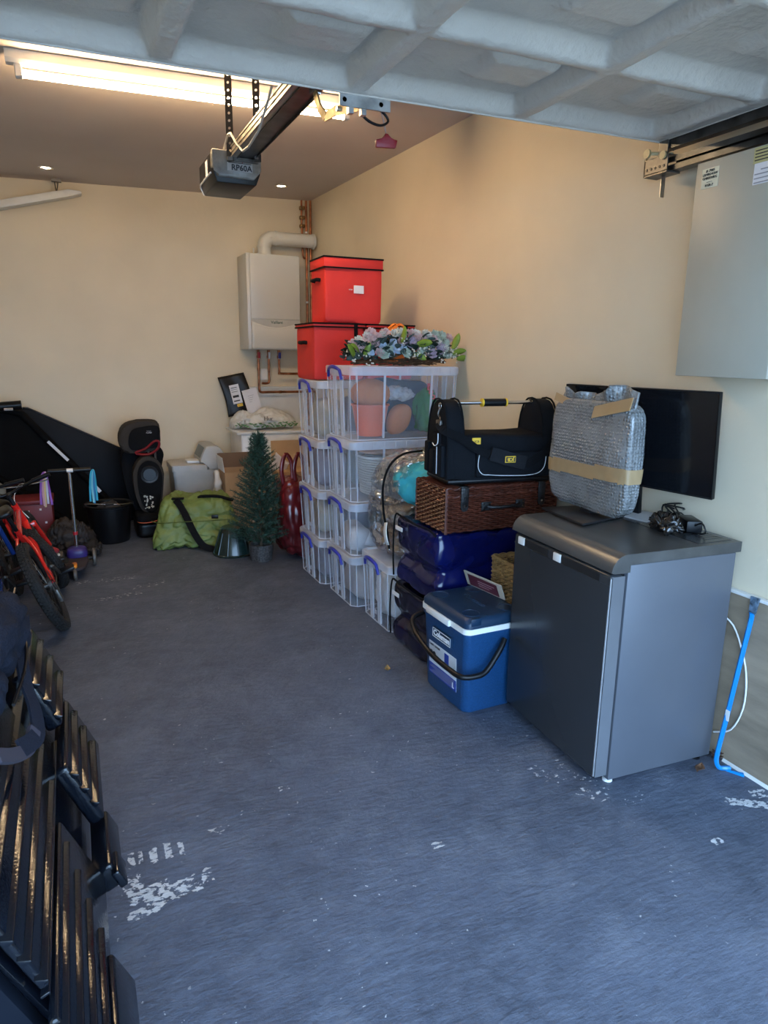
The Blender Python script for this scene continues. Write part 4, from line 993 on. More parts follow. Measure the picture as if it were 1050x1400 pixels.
fa = thing('flower_arrangement', 'long arrangement of artificial flowers on the top clear box', 'flower arrangement', (1.715, 3.60, ZT))
g = MB(); fr_ = random.Random(3)
for i in range(90):
    x = fr_.uniform(-.27, .27); y = fr_.uniform(-.05, .05); L_ = fr_.uniform(.06, .16); a = fr_.uniform(-.35, .35)
    z = .004+fr_.uniform(0, .034)
    x = max(-.24, min(.24, x)); g.tube([(x-L_/2*math.cos(a), y-L_/2*math.sin(a), z), (x, y, z+.008), (x+L_/2*math.cos(a), y+L_/2*math.sin(a), z)], .003, 4)
g.out('twig_base', mat('brown_twigs', (.11, .055, .025), .85, var=.3, vs=40), fa, kind='stuff')
# prototypes sharing mesh data
def leaf_mesh(name, l, w, m, curl=.25):
    g = MB(); g.sheet(lambda u, v: (l*u, w*(v-.5)*2*math.sin(PI*min(1, .08+u*.92))**.6, l*curl*math.sin(u*2)+abs(v-.5)*w*.5), 7, 4, .0008); o = g.out(name, m, fa, 180); return o
lm_eu = mat('eucalyptus_green', (.075, .125, .115), .6, var=.25, vs=12); lm_dk = mat('dark_leaf_green', (.02, .05, .035), .6, var=.3, vs=12); lm_lt = mat('lime_leaf_green', (.22, .32, .03), .5, var=.2, vs=12)
protoL = [leaf_mesh('leaf', .055, .024, lm_eu, .2), leaf_mesh('leaf', .065, .022, lm_dk, .3), leaf_mesh('leaf', .10, .022, lm_lt, .25)]
def flower_mesh(r, np_, m, layers=2, cup=.5):
    g = MB()
    for L2 in range(layers):
        for i in range(np_):
            a = 2*PI*i/np_+L2*PI/np_; rr = r*(1-.3*L2); ca, sa = math.cos(a), math.sin(a); wv_ = rr*2.0/np_*1.6
            def f(u, v):
                x = rr*u; y = (v-.5)*2*wv_*math.sin(PI*(.12+.83*u))**.8; z = rr*cup*u*u*(1+L2)+.006*L2+abs(v-.5)*rr*.25
                return (x*ca-y*sa, x*sa+y*ca, z)
            g.sheet(f, 4, 3, .0008)
    g.lathe([(.001, .0), (r*.18, .002), (r*.14, r*.25), (.001, r*.3)], 8)
    return g.out('flower', m, fa, 180)
fcol = [mat('blush_petals', (.68, .46, .44), .7), mat('ivory_petals', (.70, .68, .60), .7), mat('pale_blue_petals', (.46, .56, .70), .7), mat('mauve_petals', (.42, .33, .42), .7), mat('pale_green_petals', (.48, .56, .46), .7)]
protoF = [flower_mesh(.030, 6, fcol[0], 3, .6), flower_mesh(.028, 7, fcol[1], 3, .7), flower_mesh(.025, 5, fcol[2], 2, .3), flower_mesh(.034, 6, fcol[3], 2, .5), flower_mesh(.032, 7, fcol[4], 3, .5)]
def place(o, first, loc, dirv, roll_=0, sc=1):
    q = Vector(dirv).to_track_quat('Z', 'Y'); e = (q@Euler((0, 0, roll_)).to_quaternion()).to_euler()
    if first: o.location = loc; o.rotation_euler = e; o.scale = (sc,)*3; return o
    return copy_part(o, fa, loc, e, sc)
def placeL(o, first, loc, dirv, roll_=0, sc=1):
    q = Vector(dirv).to_track_quat('X', 'Z'); e = (q@Euler((roll_, 0, 0)).to_quaternion()).to_euler()
    if first: o.location = loc; o.rotation_euler = e; o.scale = (sc,)*3; return o
    return copy_part(o, fa, loc, e, sc)
def mound(x): return .16*(1-(abs(x)/.40)**2.4)
used = set()
for i in range(170):
    x = fr_.uniform(-.33, .33); a = fr_.uniform(-PI*.95, PI*.1); k_ = 0 if fr_.random() < .62 else 1
    hz = fr_.random(); y = -.075+fr_.uniform(-.02, .10); z = .02+mound(x)*hz*.75
    d = Vector((x*1.6+fr_.uniform(-.6, .6), -.9+y*3+fr_.uniform(-.3, .5), fr_.uniform(-.15, .6)))
    if abs(x) > .22: d.x += math.copysign(.8, x)
    placeL(protoL[k_], k_ not in used, (x, y, z+.012), d, fr_.uniform(-.8, .8), fr_.uniform(.7, 1.05)); used.add(k_)
for (x, z, dx, dz) in ((-.28, .07, -.8, .35), (-.25, .055, .2, .8), (-.03, .13, -.1, 1), (.05, .07, .5, -.3), (.07, .12, 1, .1), (.30, .10, .2, 1), (.30, .07, .9, .1), (.33, .045, .9, -.1), (-.31, .05, -.6, .5)):
    placeL(protoL[2], 2 not in used, (x, -.10, z), (dx, -.25, dz), fr_.uniform(-.4, .4)-1.2, fr_.uniform(.75, 1.05)); used.add(2)
spec = [(-.24, .10, 0), (-.20, .135, 0), (-.15, .15, 0), (-.17, .11, 0), (-.11, .16, 1), (-.05, .165, 1), (-.13, .10, 2), (-.04, .075, 2), (-.06, .12, 2), (.0, .15, 1), (.04, .12, 3), (.07, .10, 3), (.09, .15, 0), (.13, .14, 0), (.17, .16, 1), (.21, .185, 4), (.24, .16, 4), (.20, .12, 3), (.24, .09, 3), (.17, .10, 1), (.28, .12, 4), (.13, .09, 4), (-.27, .07, 0), (.30, .15, 0), (-.08, .06, 2), (.02, .06, 4), (.16, .06, 3), (-.21, .06, 2), (-.15, .06, 0), (.27, .05, 4), (.10, .18, 1), (-.02, .19, 1), (.05, .175, 0), (-.10, .185, 0), (-.26, .125, 1), (-.22, .15, 1), (-.18, .165, 0), (-.01, .125, 0), (.08, .19, 1), (.15, .18, 1), (.19, .14, 0), (.23, .12, 1), (.27, .09, 1), (-.09, .08, 4), (.0, .09, 2), (-.12, .05, 4), (.09, .05, 4), (-.29, .10, 0), (.30, .06, 4)]
usedF = set()
for (x, z, c_) in spec:
    z2 = min(z, .17)*.95+.012
    place(protoF[c_], c_ not in usedF, (x+fr_.uniform(-.01, .01), -.075-.35*(.17-z2)+.04, z2), (x*.8, -1, .5+fr_.uniform(-.2, .3)), fr_.uniform(0, 3), fr_.uniform(.85, 1.15)); usedF.add(c_)
pearl = mm('white_berries', (.75, .74, .66), .4)
for (x, y, z) in ((-.24, -.12, .05), (-.225, -.125, .02), (.02, -.13, .075), (.06, -.125, .08), (.22, -.12, .05), (.29, -.11, .07), (.31, -.10, .05), (.34, -.08, .09), (-.30, -.09, .03), (-.33, -.07, .06), (.12, -.12, .085), (-.02, -.11, .15)):
    g = MB()
    for q in range(7):
        c = Vector((x+fr_.uniform(-.022, .022), y+fr_.uniform(-.012, .012), max(.006, z+fr_.uniform(-.028, .028)))); r = .0052
        bmesh.ops.create_icosphere(g.b, subdivisions=1, radius=r, matrix=Matrix.Translation(c))
    g.out('berry_sprig', pearl, fa, 180, kind='stuff')
# ============================================================ boiler, flue, pipes
bo = thing('boiler', 'white wall-hung gas boiler on back wall by red boxes', 'boiler', (1.65, 6.30, 1.47))
bm = mat('boiler_enamel', (.60, .585, .54), .3, var=.02, vs=2)
g = MB(); g.box(-.23, .23, -.33, 0, 0, .79, .006); g.out('casing', bm, bo, 40)
g = MB(); g.box(-.205, .232, -.345, -.331, .255, .785, .008, 3); g.out('upper_panel', bm, bo, 40)
def curved(u, v):
    x = -.205+.437*u; z0 = .0+.235*v-(.05*math.sin(PI*u)*(v**3)); return (x, -.350-.012*math.sin(PI*min(1, v*1.1)), z0+.003)
g = MB(); g.sheet(curved, 20, 12, .018); g.out('lower_flap', bm, bo, 180)
g = MB(); g.sheet(lambda u, v: (-.205+.437*u, -.344, .238-.05*math.sin(PI*u)+(.255-.238+.05*math.sin(PI*u))*v), 20, 2, .01); g.out('control_fascia', mat('fascia_grey', (.50, .49, .46), .3), bo)
text('lettering', 'Vaillant', .036, (.02, -.346, .232), '-y', mm('logo_green_grey', (.10, .16, .14), .4), bo, bold=.0006)
for (x, c, m_) in ((-.095, 'red', mm('red_plastic', (.50, .02, .03), .4)), (.0, 'white', white), (.095, 'blue', clipb)):
    g = MB(); g.tube([(x, -.12, .0), (x, -.12, -.05)], .013, 10); g.tube([(x, -.12, -.05), (x, -.12, -.075)], .019, 6); g.out('pipe_union', mm('copper', (.40, .15, .07), .3, .9, var=.3, vs=20), bo, 40)
    g = MB(); g.box(x-.010, x+.010, -.155, -.130, -.075, -.020, .003); g.out('valve_handle', m_, bo, 40)
cop = mm('copper', (.40, .15, .07), .3, .9)
cpth = thing('copper_pipework', 'copper pipes dropping from boiler and running right along the wall', 'pipes', (1.65, 6.18, 1.40))
for nm, p in (('flow_pipe', [(-.095, 0, -.01), (-.095, 0, -.20), (-.093, 0, -.285), (-.075, 0, -.305), (.0, 0, -.305), (.435, 0, -.305)]),
              ('return_pipe', [(.0, 0, -.01), (.0, 0, -.15), (-.0, 0, -.20), (-.012, 0, -.225), (-.07, 0, -.225)]),
              ('cold_pipe', [(.095, 0, -.01), (.095, 0, -.09), (.098, 0, -.125), (.115, 0, -.14), (.435, 0, -.14)])):
    g = MB(); g.tube(smooth_path(p, 3), .0105, 8); g.out(nm, cop, cpth, 60)
for p in ((-.095, -.10), (.10, -.305)):
    g = MB(); g.lathe([(.013, -.012), (.013, .012)], 10, Matrix.Translation((p[0], 0, p[1]))@(Matrix.Rotation(PI/2, 4, 'Y') if p[0] > 0 else Matrix.Identity(4))); g.out('pipe_joint', cop, cpth, 40)
g = MB(); g.box(-.13, .43, .10, .124, -.35, -.345); g.box(-.06, .04, .085, .124, -.20, -.10, .002); g.out('wall_batten', wpaint, cpth)
fp_ = thing('flue_pipe', 'wide white flue pipe bending right above the boiler', 'flue', (1.63, 6.16, 2.262))
g = MB(); g.tube(smooth_path([(0, 0, 0), (0, 0, .09), (.012, 0, .125), (.045, 0, .15), (.09, 0, .155), (.46, 0, .155)], 4), .058, 20); g.out('pipe', bm, fp_, 60)
for (z0, z1) in ((0, .02), (.075, .09)):
    g = MB(); g.lathe([(.063, z0), (.063, z1)], 20); g.out('collar', bm, fp_, 40)
g = MB(); g.tube([(.095, 0, .155), (.115, 0, .155)], .063, 20); g.tube([(.435, 0, .155), (.455, 0, .155)], .066, 20); g.out('end_collar', bm, fp_, 40, kind='stuff')
g = MB(); g.tube([(-.085, .05, .0), (-.085, .05, .07)], .006, 6); g.out('vent_stub', white, fp_)
rs = thing('riser_pipes', 'two copper riser pipes in the back right corner with valves', 'pipes', (2.04, 6.20, 0))
for x, y in ((.0, .04), (.032, .02)):
    g = MB(); g.tube([(x, y, .004), (x, y, ceil_z(2.04, 6.2)-.012)], .011, 8); g.out('riser', cop, rs, 60)
g = MB(); g.tube(smooth_path([(-.045, .03, ceil_z(2, 6.2)-.012), (-.045, .03, 2.58), (-.045, .02, 2.40), (-.04, .02, 2.30), (-.02, .03, 2.28)]), .009, 8); g.out('branch_pipe', cop, rs, 60)
brs = mm('aged_brass', (.30, .18, .07), .4, .8, var=.4, vs=40)
for z in (2.70, 2.62, 2.55):
    g = MB(); g.box(-.065, -.02, .005, .045, z-.015, z+.015, .006); g.tube([(-.045, .0, z), (-.045, -.02, z)], .010, 8); g.out('valve', brs, rs, 40)
for z in (2.5, 1.9, 1.4):
    g = MB(); g.tube([(.0, .04, z-.008), (.0, .04, z+.008)], .015, 8); g.out('pipe_clip', white, rs)
# white diagonal trunking on the back wall with its bracket
pk_ = thing('white_trunking', 'sloping white painted batten high on the back wall', 'batten', (.19, 6.22, 2.62))
g = MB(); g.prism([(0, .03), (-.09, .035), (-.73, -.13), (-.73, -.19), (-.06, -.01), (.01, .012)], -.05, .06, 'y', .006, 2); g.out('batten', wpaint, pk_, 40)
g = MB(); g.box(-.20, -.13, -.02, .02, ceil_z(.03, 6.22)-2.62-.02, ceil_z(.03, 6.22)-2.62-.001); g.tube([(-.15, 0, ceil_z(.03, 6.22)-2.625), (-.17, 0, -.00)], .004, 5); g.tube([(-.18, 0, ceil_z(.03, 6.22)-2.625), (-.17, 0, -.00)], .004, 5); g.out('ceiling_bracket', dsteel, pk_, kind='stuff')

# ============================================================ white cabinet, plastic bag, mailer, letter
wc = thing('white_cabinet', 'white worn floor cabinet with an overhanging top beneath the boiler', 'cabinet', (1.555, 5.98, 0))
g = MB(); g.box(-.27, .30, -.22, .23, .002, .765, .003); g.out('carcass', white, wc, 40)
g = MB(); g.box(-.31, .32, -.24, .235, .765, .785, .004); g.out('top', white, wc, 40)
g = MB(); g.box(-.265, .295, -.236, -.221, .03, .755, .003); dd = g.out('door', white, wc, 40)
g = MB(); g.tube([(-.235, -.25, .42), (-.235, -.25, .52)], .005, 6); g.out('door_handle', chrome, dd)
pbag = mat('printed_white_film', (.66, .65, .62), .3, bump=.4, bs=18)
wb2 = thing('white_plastic_bag', 'crumpled white carrier bag with green leaf print on the cabinet', 'bag', (1.54, 6.0, .787))
g = MB(); g.soft((0, 0, 0), (.62, .34, .17), n=30, k=2.8, amp=.06, freq=6, seed=31, crease=.02, taper=.35); g.out('bag_film', pbag, wb2, 180)
leafg = mm('green_print', (.06, .22, .06), .5)
gr_ = random.Random(9)
for i in range(46):
    x = -.27+.54*i/45; a = gr_.uniform(-1, 1)
    g = MB(); c = Vector((x, -.190+.04*abs(x/.27)**3*1.5, .030+gr_.uniform(0, .035))); d = Vector((math.cos(a), 0, math.sin(a)))*.014; s = Vector((-math.sin(a), 0, math.cos(a)))*.004
    if i % 1 == 0:
        g.poly3([c-d, c-s, c+d, c+s], .025, (0, -1, 0)); g.out('leaf_print', leafg, wb2)
text('print', 'Hur', .05, (.0, -.176, .10), '-y', greyink, wb2, .01)
ml = thing('black_mailer', 'black postal mailing bag with address labels leaning on the wall', 'mailer', (1.37, 6.19, .895), rot=(math.radians(-9), math.radians(-11), 0))
g = MB(); g.sheet(lambda u, v: (-.10+.24*u+.01*math.sin(v*4), .004*math.sin(u*9+v*4), .36*v), 14, 14, .014); g.out('mailer_bag', mat('black_poly_mailer', (.008, .008, .009), .4, bump=.15, bs=12, spec=.3), ml, 180)
bx('address_label', paper, ml, -.03, .055, -.012, -.007, .10, .27)
for z, h_ in ((.24, .006), (.225, .003), (.205, .004), (.155, .02), (.12, .01)): bx('print_line', ink, ml, -.02, .035, -.0135, -.012, z, z+h_)
bx('yellow_label', yellow, ml, .0, .05, -.0125, -.007, .07, .095)
text('lettering', 'Hermes', .010, (.025, -.013, .082), '-y', ink, ml)
en = thing('white_envelope', 'white addressed envelope leaning against the black mailer', 'envelope', (1.50, 6.135, .90), rot=(math.radians(-8), math.radians(-13), math.radians(3)))
g = MB(); g.box(-.06, .075, -.002, .002, 0, .23); g.out('envelope', paper, en)
for i in range(4): bx('handwriting', greyink, en, -.02+.0, .035-.01*i, -.003, -.002, .17-.018*i, .173-.018*i)

# ============================================================ cardboard boxes
def flap(g, p0, p1, out, L_, up, th=.004):
    p0, p1 = Vector(p0), Vector(p1); o = Vector(out)*L_+Vector((0, 0, up)); n = (p1-p0).cross(o).normalized(); g.poly3([p0, p1, p1+o, p0+o], th, n)
cb = thing('cardboard_box', 'open brown cardboard box behind the green bag', 'box', (1.24, 5.575, 0))
g = MB(); w, d, h = .17, .13, .50
g.box(-w, w, -d, -d+.004, .001, h); g.box(-w, w, d-.004, d, .001, h); g.box(-w, -w+.004, -d+.004, d-.004, .001, h); g.box(w-.004, w, -d+.004, d-.004, .001, h); g.box(-w, w, -d, d, .001, .005); g.out('box_walls', card, cb)
g = MB(); flap(g, (-w, d, h), (w, d, h), (0, .05, 0), .6, .12); g.out('flap', cardin, cb)
g = MB(); flap(g, (-w, -d, h), (-w, d, h), (-.3, 0, 0), .05, .12); g.out('flap', white, cb, label='white lined open flap')
g = MB(); flap(g, (w, -d, h), (w, d, h), (.5, 0, 0), .06, .08); g.out('flap', card, cb)
cb2 = thing('cardboard_box', 'large tan cardboard flap box standing behind the tree', 'box', (1.64, 5.42, 0))
g = MB(); g.box(-.16, .16, -.12, .12, .001, .50, .002); g.out('box_body', card, cb2, 40)
g = MB(); flap(g, (-.16, .11, .50), (.16, .11, .50), (.1, .45, 0), .2, .22); g.out('flap', card, cb2)
g = MB(); g.box(.0, .12, -.121, -.119, .35, .36); g.out('slot', cardin, cb2)
g = MB(); g.sheet(lambda u, v: (.14*u, .02*math.sin(u*6+v*3), .16*v*(1-.4*u)), 8, 8, .002); t = g.out('crumpled_paper', paper, None, 180); t.location = (1.44, 5.44, .502); t.rotation_euler = (.2, .3, 0); tag(t, 'white crumpled paper poking up beside the christmas tree', 'paper')
t = softthing('white_soft_toy', 'small white soft toy wedged between bin and cardboard box', 'soft toy', (1.035, 5.56, .001), (.06, .10, .50), mat('white_plush', (.6, .58, .55), .9, bump=.5, bs=30), 33, amp=.04, freq=12, k=3)
t = softthing('pink_soft_toy', 'small pale pink soft toy head above the green bag', 'soft toy', (1.165, 5.50, .001), (.06, .06, .33), mat('pink_plush', (.6, .36, .30), .9, bump=.5, bs=30), 34, amp=.03, freq=12, k=2.5)

# ============================================================ grey lidded bin
gb = mat('pale_grey_bin_plastic', (.47, .455, .43), .5)
bn = thing('grey_bin', 'pale grey plastic bin with flat lid and raised hood', 'bin', (.94, 5.98, 0))
g = MB(); rect_loft(g, [(-.21, .20, -.16, .16, .002, .03), (-.22, .21, -.17, .17, .42, .03), (-.225, .215, -.175, .175, .43, .03), (-.225, .215, -.175, .175, .47, .03)]); g.out('bin_body', gb, bn, 40)
g = MB(); rect_loft(g, [(-.235, .06, -.18, .18, .471, .02), (-.235, .06, -.18, .18, .515, .02), (-.225, .05, -.17, .17, .522, .02)]); g.out('flat_lid', gb, bn, 40)
g = MB(); g.prism([(.062, .471), (.225, .471), (.235, .50), (.21, .60), (.16, .665), (.12, .675), (.05, .67), (.0, .56), (.0, .53), (.062, .523)], -.18, .18, 'y', .012, 3); hd = g.out('hood', gb, bn, 40)
g = MB(); g.poly3([(.045, -.14, .655), (.045, .14, .655), (.004, .14, .57), (.004, -.14, .57)], -.003, (-.9, 0, .45)); g.out('dark_panel', mm('slate_panel', (.12, .15, .15), .4), hd)
g = MB(); g.box(-.10, .02, -.10, .03, .5225, .545, .008); t = g.out('white_block', white, None, 40); t.location = (.94, 5.98, 0); tag(t, 'small white pack lying on the grey bin lid', 'pack')

# ============================================================ green holdall
grn = mat('lime_green_nylon', (.155, .21, .05), .5, var=.1, vs=5, bump=.2, bs=160)
gh = thing('green_holdall', 'slumped lime green holdall with black straps on the floor', 'bag', (.80, 5.22, .001), math.radians(-14))
def slump(w, h):
    w.z -= .05*math.exp(-((w.x-.02)/.2)**2)*h*0; w.y += .10*h; return w
g = MB(); g.soft((0, 0, 0), (.66, .40, .36), n=48, k=6, amp=.06, freq=4.5, seed=41, crease=.022, taper=.22, fn=slump); g.out('bag_body', grn, gh, 180)
g = MB(); ribbon(g, smooth_path([(-.15, -.02, .350), (-.11, -.085, .318), (-.06, -.155, .24), (-.01, -.205, .14), (.05, -.235, .05), (.12, -.25, .018), (.22, -.25, .008), (.28, -.22, .006)]), .050, .004, (0, -1, .5)); g.out('shoulder_strap', blackfab, gh)
g = MB(); g.tube(smooth_path([(.02, .0, .362), (.05, -.03, .375), (.16, -.04, .375), (.24, -.03, .350), (.27, -.0, .335)]), .012, 8); g.out('grab_handle', blackfab, gh, 60)
g = MB(); g.box(-.18, -.09, -.03, .02, .352, .362, .003); g.out('strap_anchor', blackfab, gh, 40)
g = MB(); g.tube(smooth_path([(-.325, -.06, .20), (-.25, -.158, .205), (-.1, -.18, .215), (.1, -.182, .22), (.28, -.15, .22)]), .0035, 5); g.out('zip_line', mm('dark_green_zip', (.08, .12, .02), .6), gh)
g = MB(); g.box(.12, .17, -.187, -.170, .235, .262, .003); g.out('brand_patch', black, gh, 40)

# ============================================================ christmas tree, stand, red bag
ct = thing('artificial_tree', 'small dark green artificial fir tree in glittery black pot', 'tree', (1.145, 4.62, 0))
g = MB(); g.lathe([(.075, .001), (.085, .06), (.088, .12), (.078, .12), (.07, .09), (.001, .09)], 24); g.out('pot', mat('glitter_pot', (.06, .055, .055), .5, var=.9, vs=90, dark=(.01, .01, .01), bump=.6, bs=90), ct, 60)
g = MB(); g.tube([(0, 0, .09), (0, 0, .88)], [.012, .004], 8); g.out('trunk', mat('brown_bark', (.08, .05, .03), .9), ct)
r_ = random.Random(12); g = MB(); gb_ = MB()
def needle(p, d, L_):
    s = d.cross(Vector((r_.uniform(-1, 1), r_.uniform(-1, 1), r_.uniform(-1, 1)))).normalized()*.0023
    a, b_, c = g.b.verts.new(p-s), g.b.verts.new(p+s), g.b.verts.new(p+d*L_); g.b.faces.new((a, b_, c))
nb = 260
for i in range(nb):
    f = (i+.5)/nb; z = .12+.76*f; a = i*2.39996; R_ = (.225*(1-f)**.85+.03)*r_.uniform(.75, 1.12)
    d = Vector((math.cos(a), math.sin(a), .35+.5*f)); p0 = Vector((0, 0, z)); tip = p0+d*R_; tip.z -= .02*(1-f); tip.x = min(tip.x, .15)
    gb_.tube([p0, p0.lerp(tip, .5)+Vector((0, 0, -.004)), tip], .0014, 3, cap=False)
    n_ = int(34+R_*260)
    for k_ in range(n_):
        t_ = .12+.9*k_/n_; p = p0.lerp(tip, t_); e = Vector((r_.uniform(-1, 1), r_.uniform(-1, 1), r_.uniform(-1, 1))).normalized()
        dd_ = (d.normalized()*.8+e).normalized(); needle(p, dd_, r_.uniform(.018, .032))
for k_ in range(60):
    needle(Vector((0, 0, .84+.07*r_.random())), Vector((r_.uniform(-.4, .4), r_.uniform(-.4, .4), 1)).normalized(), .03)
bmesh_keep = g.b
me = bpy.data.meshes.new('needles'); g.b.to_mesh(me); g.b.free(); me.materials.append(mat('fir_needle_green', (.018, .07, .05), .6, var=.4, vs=30)); o = bpy.data.objects.new('needles', me); C.objects.link(o); o.parent = ct; o['kind'] = 'stuff'
gb_.out('branches', MT.get('bark') or mat('green_wire', (.02, .04, .02), .8), ct, kind='stuff')
for i in range(7):
    a = r_.uniform(PI, 2*PI); z = r_.uniform(.3, .62); R_ = .15*(1-(z-.15)/.8)
    g = MB(); bmesh.ops.create_icosphere(g.b, subdivisions=2, radius=.010, matrix=Matrix.Translation((R_*math.cos(a), R_*math.sin(a), z))); g.out('pale_cone', mat('tan_cone', (.28, .17, .09), .7, var=.4, vs=60) if i == 0 else bpy.data.materials['tan_cone'], ct, 180)
dg_ = thing('dark_green_tub', 'dark green upturned flared tub beside the fir tree pot', 'tub', (1.0, 4.86, 0))
g = MB(); g.lathe([(.155, .001), (.157, .012), (.148, .018), (.10, .17), (.085, .20), (.001, .20)], 28); g.out('tub', mat('dark_green_plastic', (.008, .022, .020), .25, coat=.4), dg_, 30)
for i in range(12):
    a = 2*PI*i/12; g = MB(); g.tube([(.150*math.cos(a), .150*math.sin(a), .016), (.103*math.cos(a), .103*math.sin(a), .168)], .004, 5); g.out('rib', bpy.data.materials['dark_green_plastic'], dg_)
rsk = thing('red_sack', 'tall glossy dark red sack standing beside the rear clear stack', 'bag', (1.385, 4.63, .001))
rv = mat('dark_red_vinyl', (.13, .008, .012), .28, var=.25, vs=4, coat=.3)
g = MB(); g.soft((0, 0, 0), (.24, .36, .60), n=30, k=4, amp=.05, freq=4.5, seed=51, crease=.016, taper=.12); g.out('sack_body', rv, rsk, 180)
for s in (-.04, .05):
    g = MB(); ribbon(g, smooth_path([(s-.05, -.10, .55), (s-.065, -.10, .66), (s-.03, -.08, .76), (s+.015, -.07, .70), (s+.02, -.08, .57)]), .03, .004, (0, -1, 0)); g.out('carry_loop', rv, rsk, 180)

# ============================================================ child car seat
cs_ = thing('car_seat', 'black and grey high-backed child car seat by the back wall', 'car seat', (.47, 5.74, 0))
sb = mat('black_seat_fabric', (.004, .0045, .006), .85, bump=.3, bs=260, spec=.15); sg = mat('taupe_seat_trim', (.040, .034, .030), .85, bump=.3, bs=260, spec=.15)
def rnd_poly(pts, k=3):
    """closed smooth outline through points"""
    n = len(pts); out = []
    for i in range(n):
        a, b_, c, d = [Vector(pts[(i+j) % n]) for j in (-1, 0, 1, 2)]
        for j in range(k):
            t = j/k; out.append(tuple(.5*((2*b_)+(-a+c)*t+(2*a-5*b_+4*c-d)*t*t+(-a+3*b_-3*c+d)*t**3)))
    return out
shell = rnd_poly([(-.155, .55), (-.13, .68), (-.02, .73), (.12, .71), (.17, .64), (.15, .55), (.13, .35), (.14, .12), (.02, .08), (-.07, .18), (-.12, .32)])
g = MB(); g.prism(shell, -.02, .16, 'y', .012, 2); g.out('back_shell', sb, cs_, 60)
wing = rnd_poly([(-.085, .50), (-.05, .60), (.02, .645), (.10, .61), (.145, .53), (.14, .42), (.12, .28), (.09, .19), (.02, .16), (-.04, .22), (-.075, .34)])
g = MB(); g.prism(wing, -.15, -.02, 'y', .018, 3); wg = g.out('side_wing', sg, cs_, 60)
win = rnd_poly([(-.055, .49), (-.03, .57), (.03, .61), (.10, .58), (.13, .50), (.125, .40), (.10, .27), (.07, .205), (.02, .19), (-.02, .24), (-.05, .35)])
g = MB(); g.prism(win, -.168, -.148, 'y', .006, 2); g.out('wing_cover', sb, wg, 60)
g = MB(); g.lathe([(.001, 0), (.066, 0), (.070, .006), (.066, .014), (.052, .010), (.048, .018), (.001, .018)], 28, Matrix.Translation((.035, -.165, .50))@Matrix.Rotation(PI/2, 4, 'X')); g.out('side_disc', mm('satin_black', (.012, .013, .016), .4), wg, 40)
g = MB(); g.prism([(-.035, .36), (.075, .31), (.055, .205), (.02, .21), (-.01, .24)], -.1725, -.167, 'y', .002); lp = g.out('patterned_panel', blackfab, wg)
pr_ = random.Random(4); g = MB()
for i in range(26):
    x = pr_.uniform(-.015, .052); z = pr_.uniform(.225, .335); s = pr_.uniform(.004, .009)
    g.poly3([(x+s*math.cos(a)*pr_.uniform(.6, 1.2), -.1735, z+s*math.sin(a)*pr_.uniform(.6, 1.3)) for a in [2*PI*q/6 for q in range(6)]], .001, (0, -1, 0))
g.out('white_blotches', mm('cream_print', (.6, .58, .52), .7), lp, kind='stuff')
head = rnd_poly([(-.165, .77), (-.14, .86), (-.06, .905), (.08, .91), (.135, .89), (.14, .80), (.13, .70), (.06, .675), (-.09, .665), (-.15, .69)])
g = MB(); g.prism(head, -.12, .10, 'y', .025, 3); hd = g.out('headrest', sg, cs_, 60)
hin = rnd_poly([(-.10, .77), (-.07, .845), (.0, .87), (.125, .875), (.13, .80), (.12, .715), (.05, .70), (-.08, .695)])
g = MB(); g.prism(hin, -.137, -.118, 'y', .006, 2); g.out('headrest_cover', sb, hd, 60)
text('lettering', 'britax', .014, (.055, -.138, .838), '-y', greyink, hd); text('lettering', 'RÖMER', .013, (.055, -.138, .824), '-y', paper, hd)
g = MB()
rp = rnd_poly([(-.055, .672), (.02, .70), (.09, .755), (.125, .75), (.115, .70), (.06, .66), (.0, .655)])
A = [(p[0], p[1]) for p in rp]; g.tube([(a, -.14, b) for a, b in A], .011, 6, closed=True); g.out('belt_guide', mm('dark_red_plastic', (.20, .01, .02), .35), hd, 60)
for x in (.05, .10):
    g = MB(); g.tube([(x, -.05, .58), (x, -.05, .70)], .008, 8); g.out('adjuster_rod', steel, cs_)
g = MB(); g.soft((.03, -.04, .001), (.24, .40, .13), n=16, k=6, amp=.008, freq=5, seed=2); g.out('booster_base', black, cs_, 180)
g = MB(); g.soft((.02, -.10, .105), (.22, .32, .09), n=16, k=4, amp=.01, freq=5, seed=3); g.out('seat_cushion', sb, cs_, 180)
g = MB(); g.tube(smooth_path([(-.085, -.15, .14), (-.07, -.24, .135), (.0, -.265, .135), (.08, -.262, .15)]), .004, 6); g.out('orange_piping', mm('orange_piping', (.55, .10, .03), .5), cs_, 60)

# ============================================================ big black folded frames leaning at the back wall
bdm = mat('black_board_face', (.0035, .0045, .0075), .6, var=.2, vs=3, spec=.18)
bA = thing('black_board', 'very large black board leaning on the back wall, sloping right', 'board', (0, 6.19, 0))
g = MB(); g.prism([(-.90, .004), (.47, .004), (.49, .50), (.45, .575), (-.33, .985), (-.47, .995), (-.47, .52), (-.54, .50), (-.55, .30), (-.47, .30), (-.50, .28), (-.90, .26)], -.03, .03, 'y', .006, 2); g.out('board_face', bdm, bA, 40)
g = MB(); g.tube([(-.46, -.03, 1.0), (-.33, -.03, .99), (.45, -.03, .58), (.495, -.03, .50), (.475, -.03, .01)], .008, 8); g.out('edge_trim', black, bA, 60)
bB = thing('black_frame_panel', 'black framed panel with white stickers leaning diagonally on big board', 'panel', (0, 6.08, 0))
g = MB(); g.prism([(-.74, 1.03), (-.37, .94), (.31, .06), (.25, .02), (-.06, .02), (-.74, .62)], -.015, .015, 'y', .003); g.out('panel_face', mat('charcoal_mesh', (.0035, .0035, .004), .85, bump=.3, bs=200, spec=.12), bB)
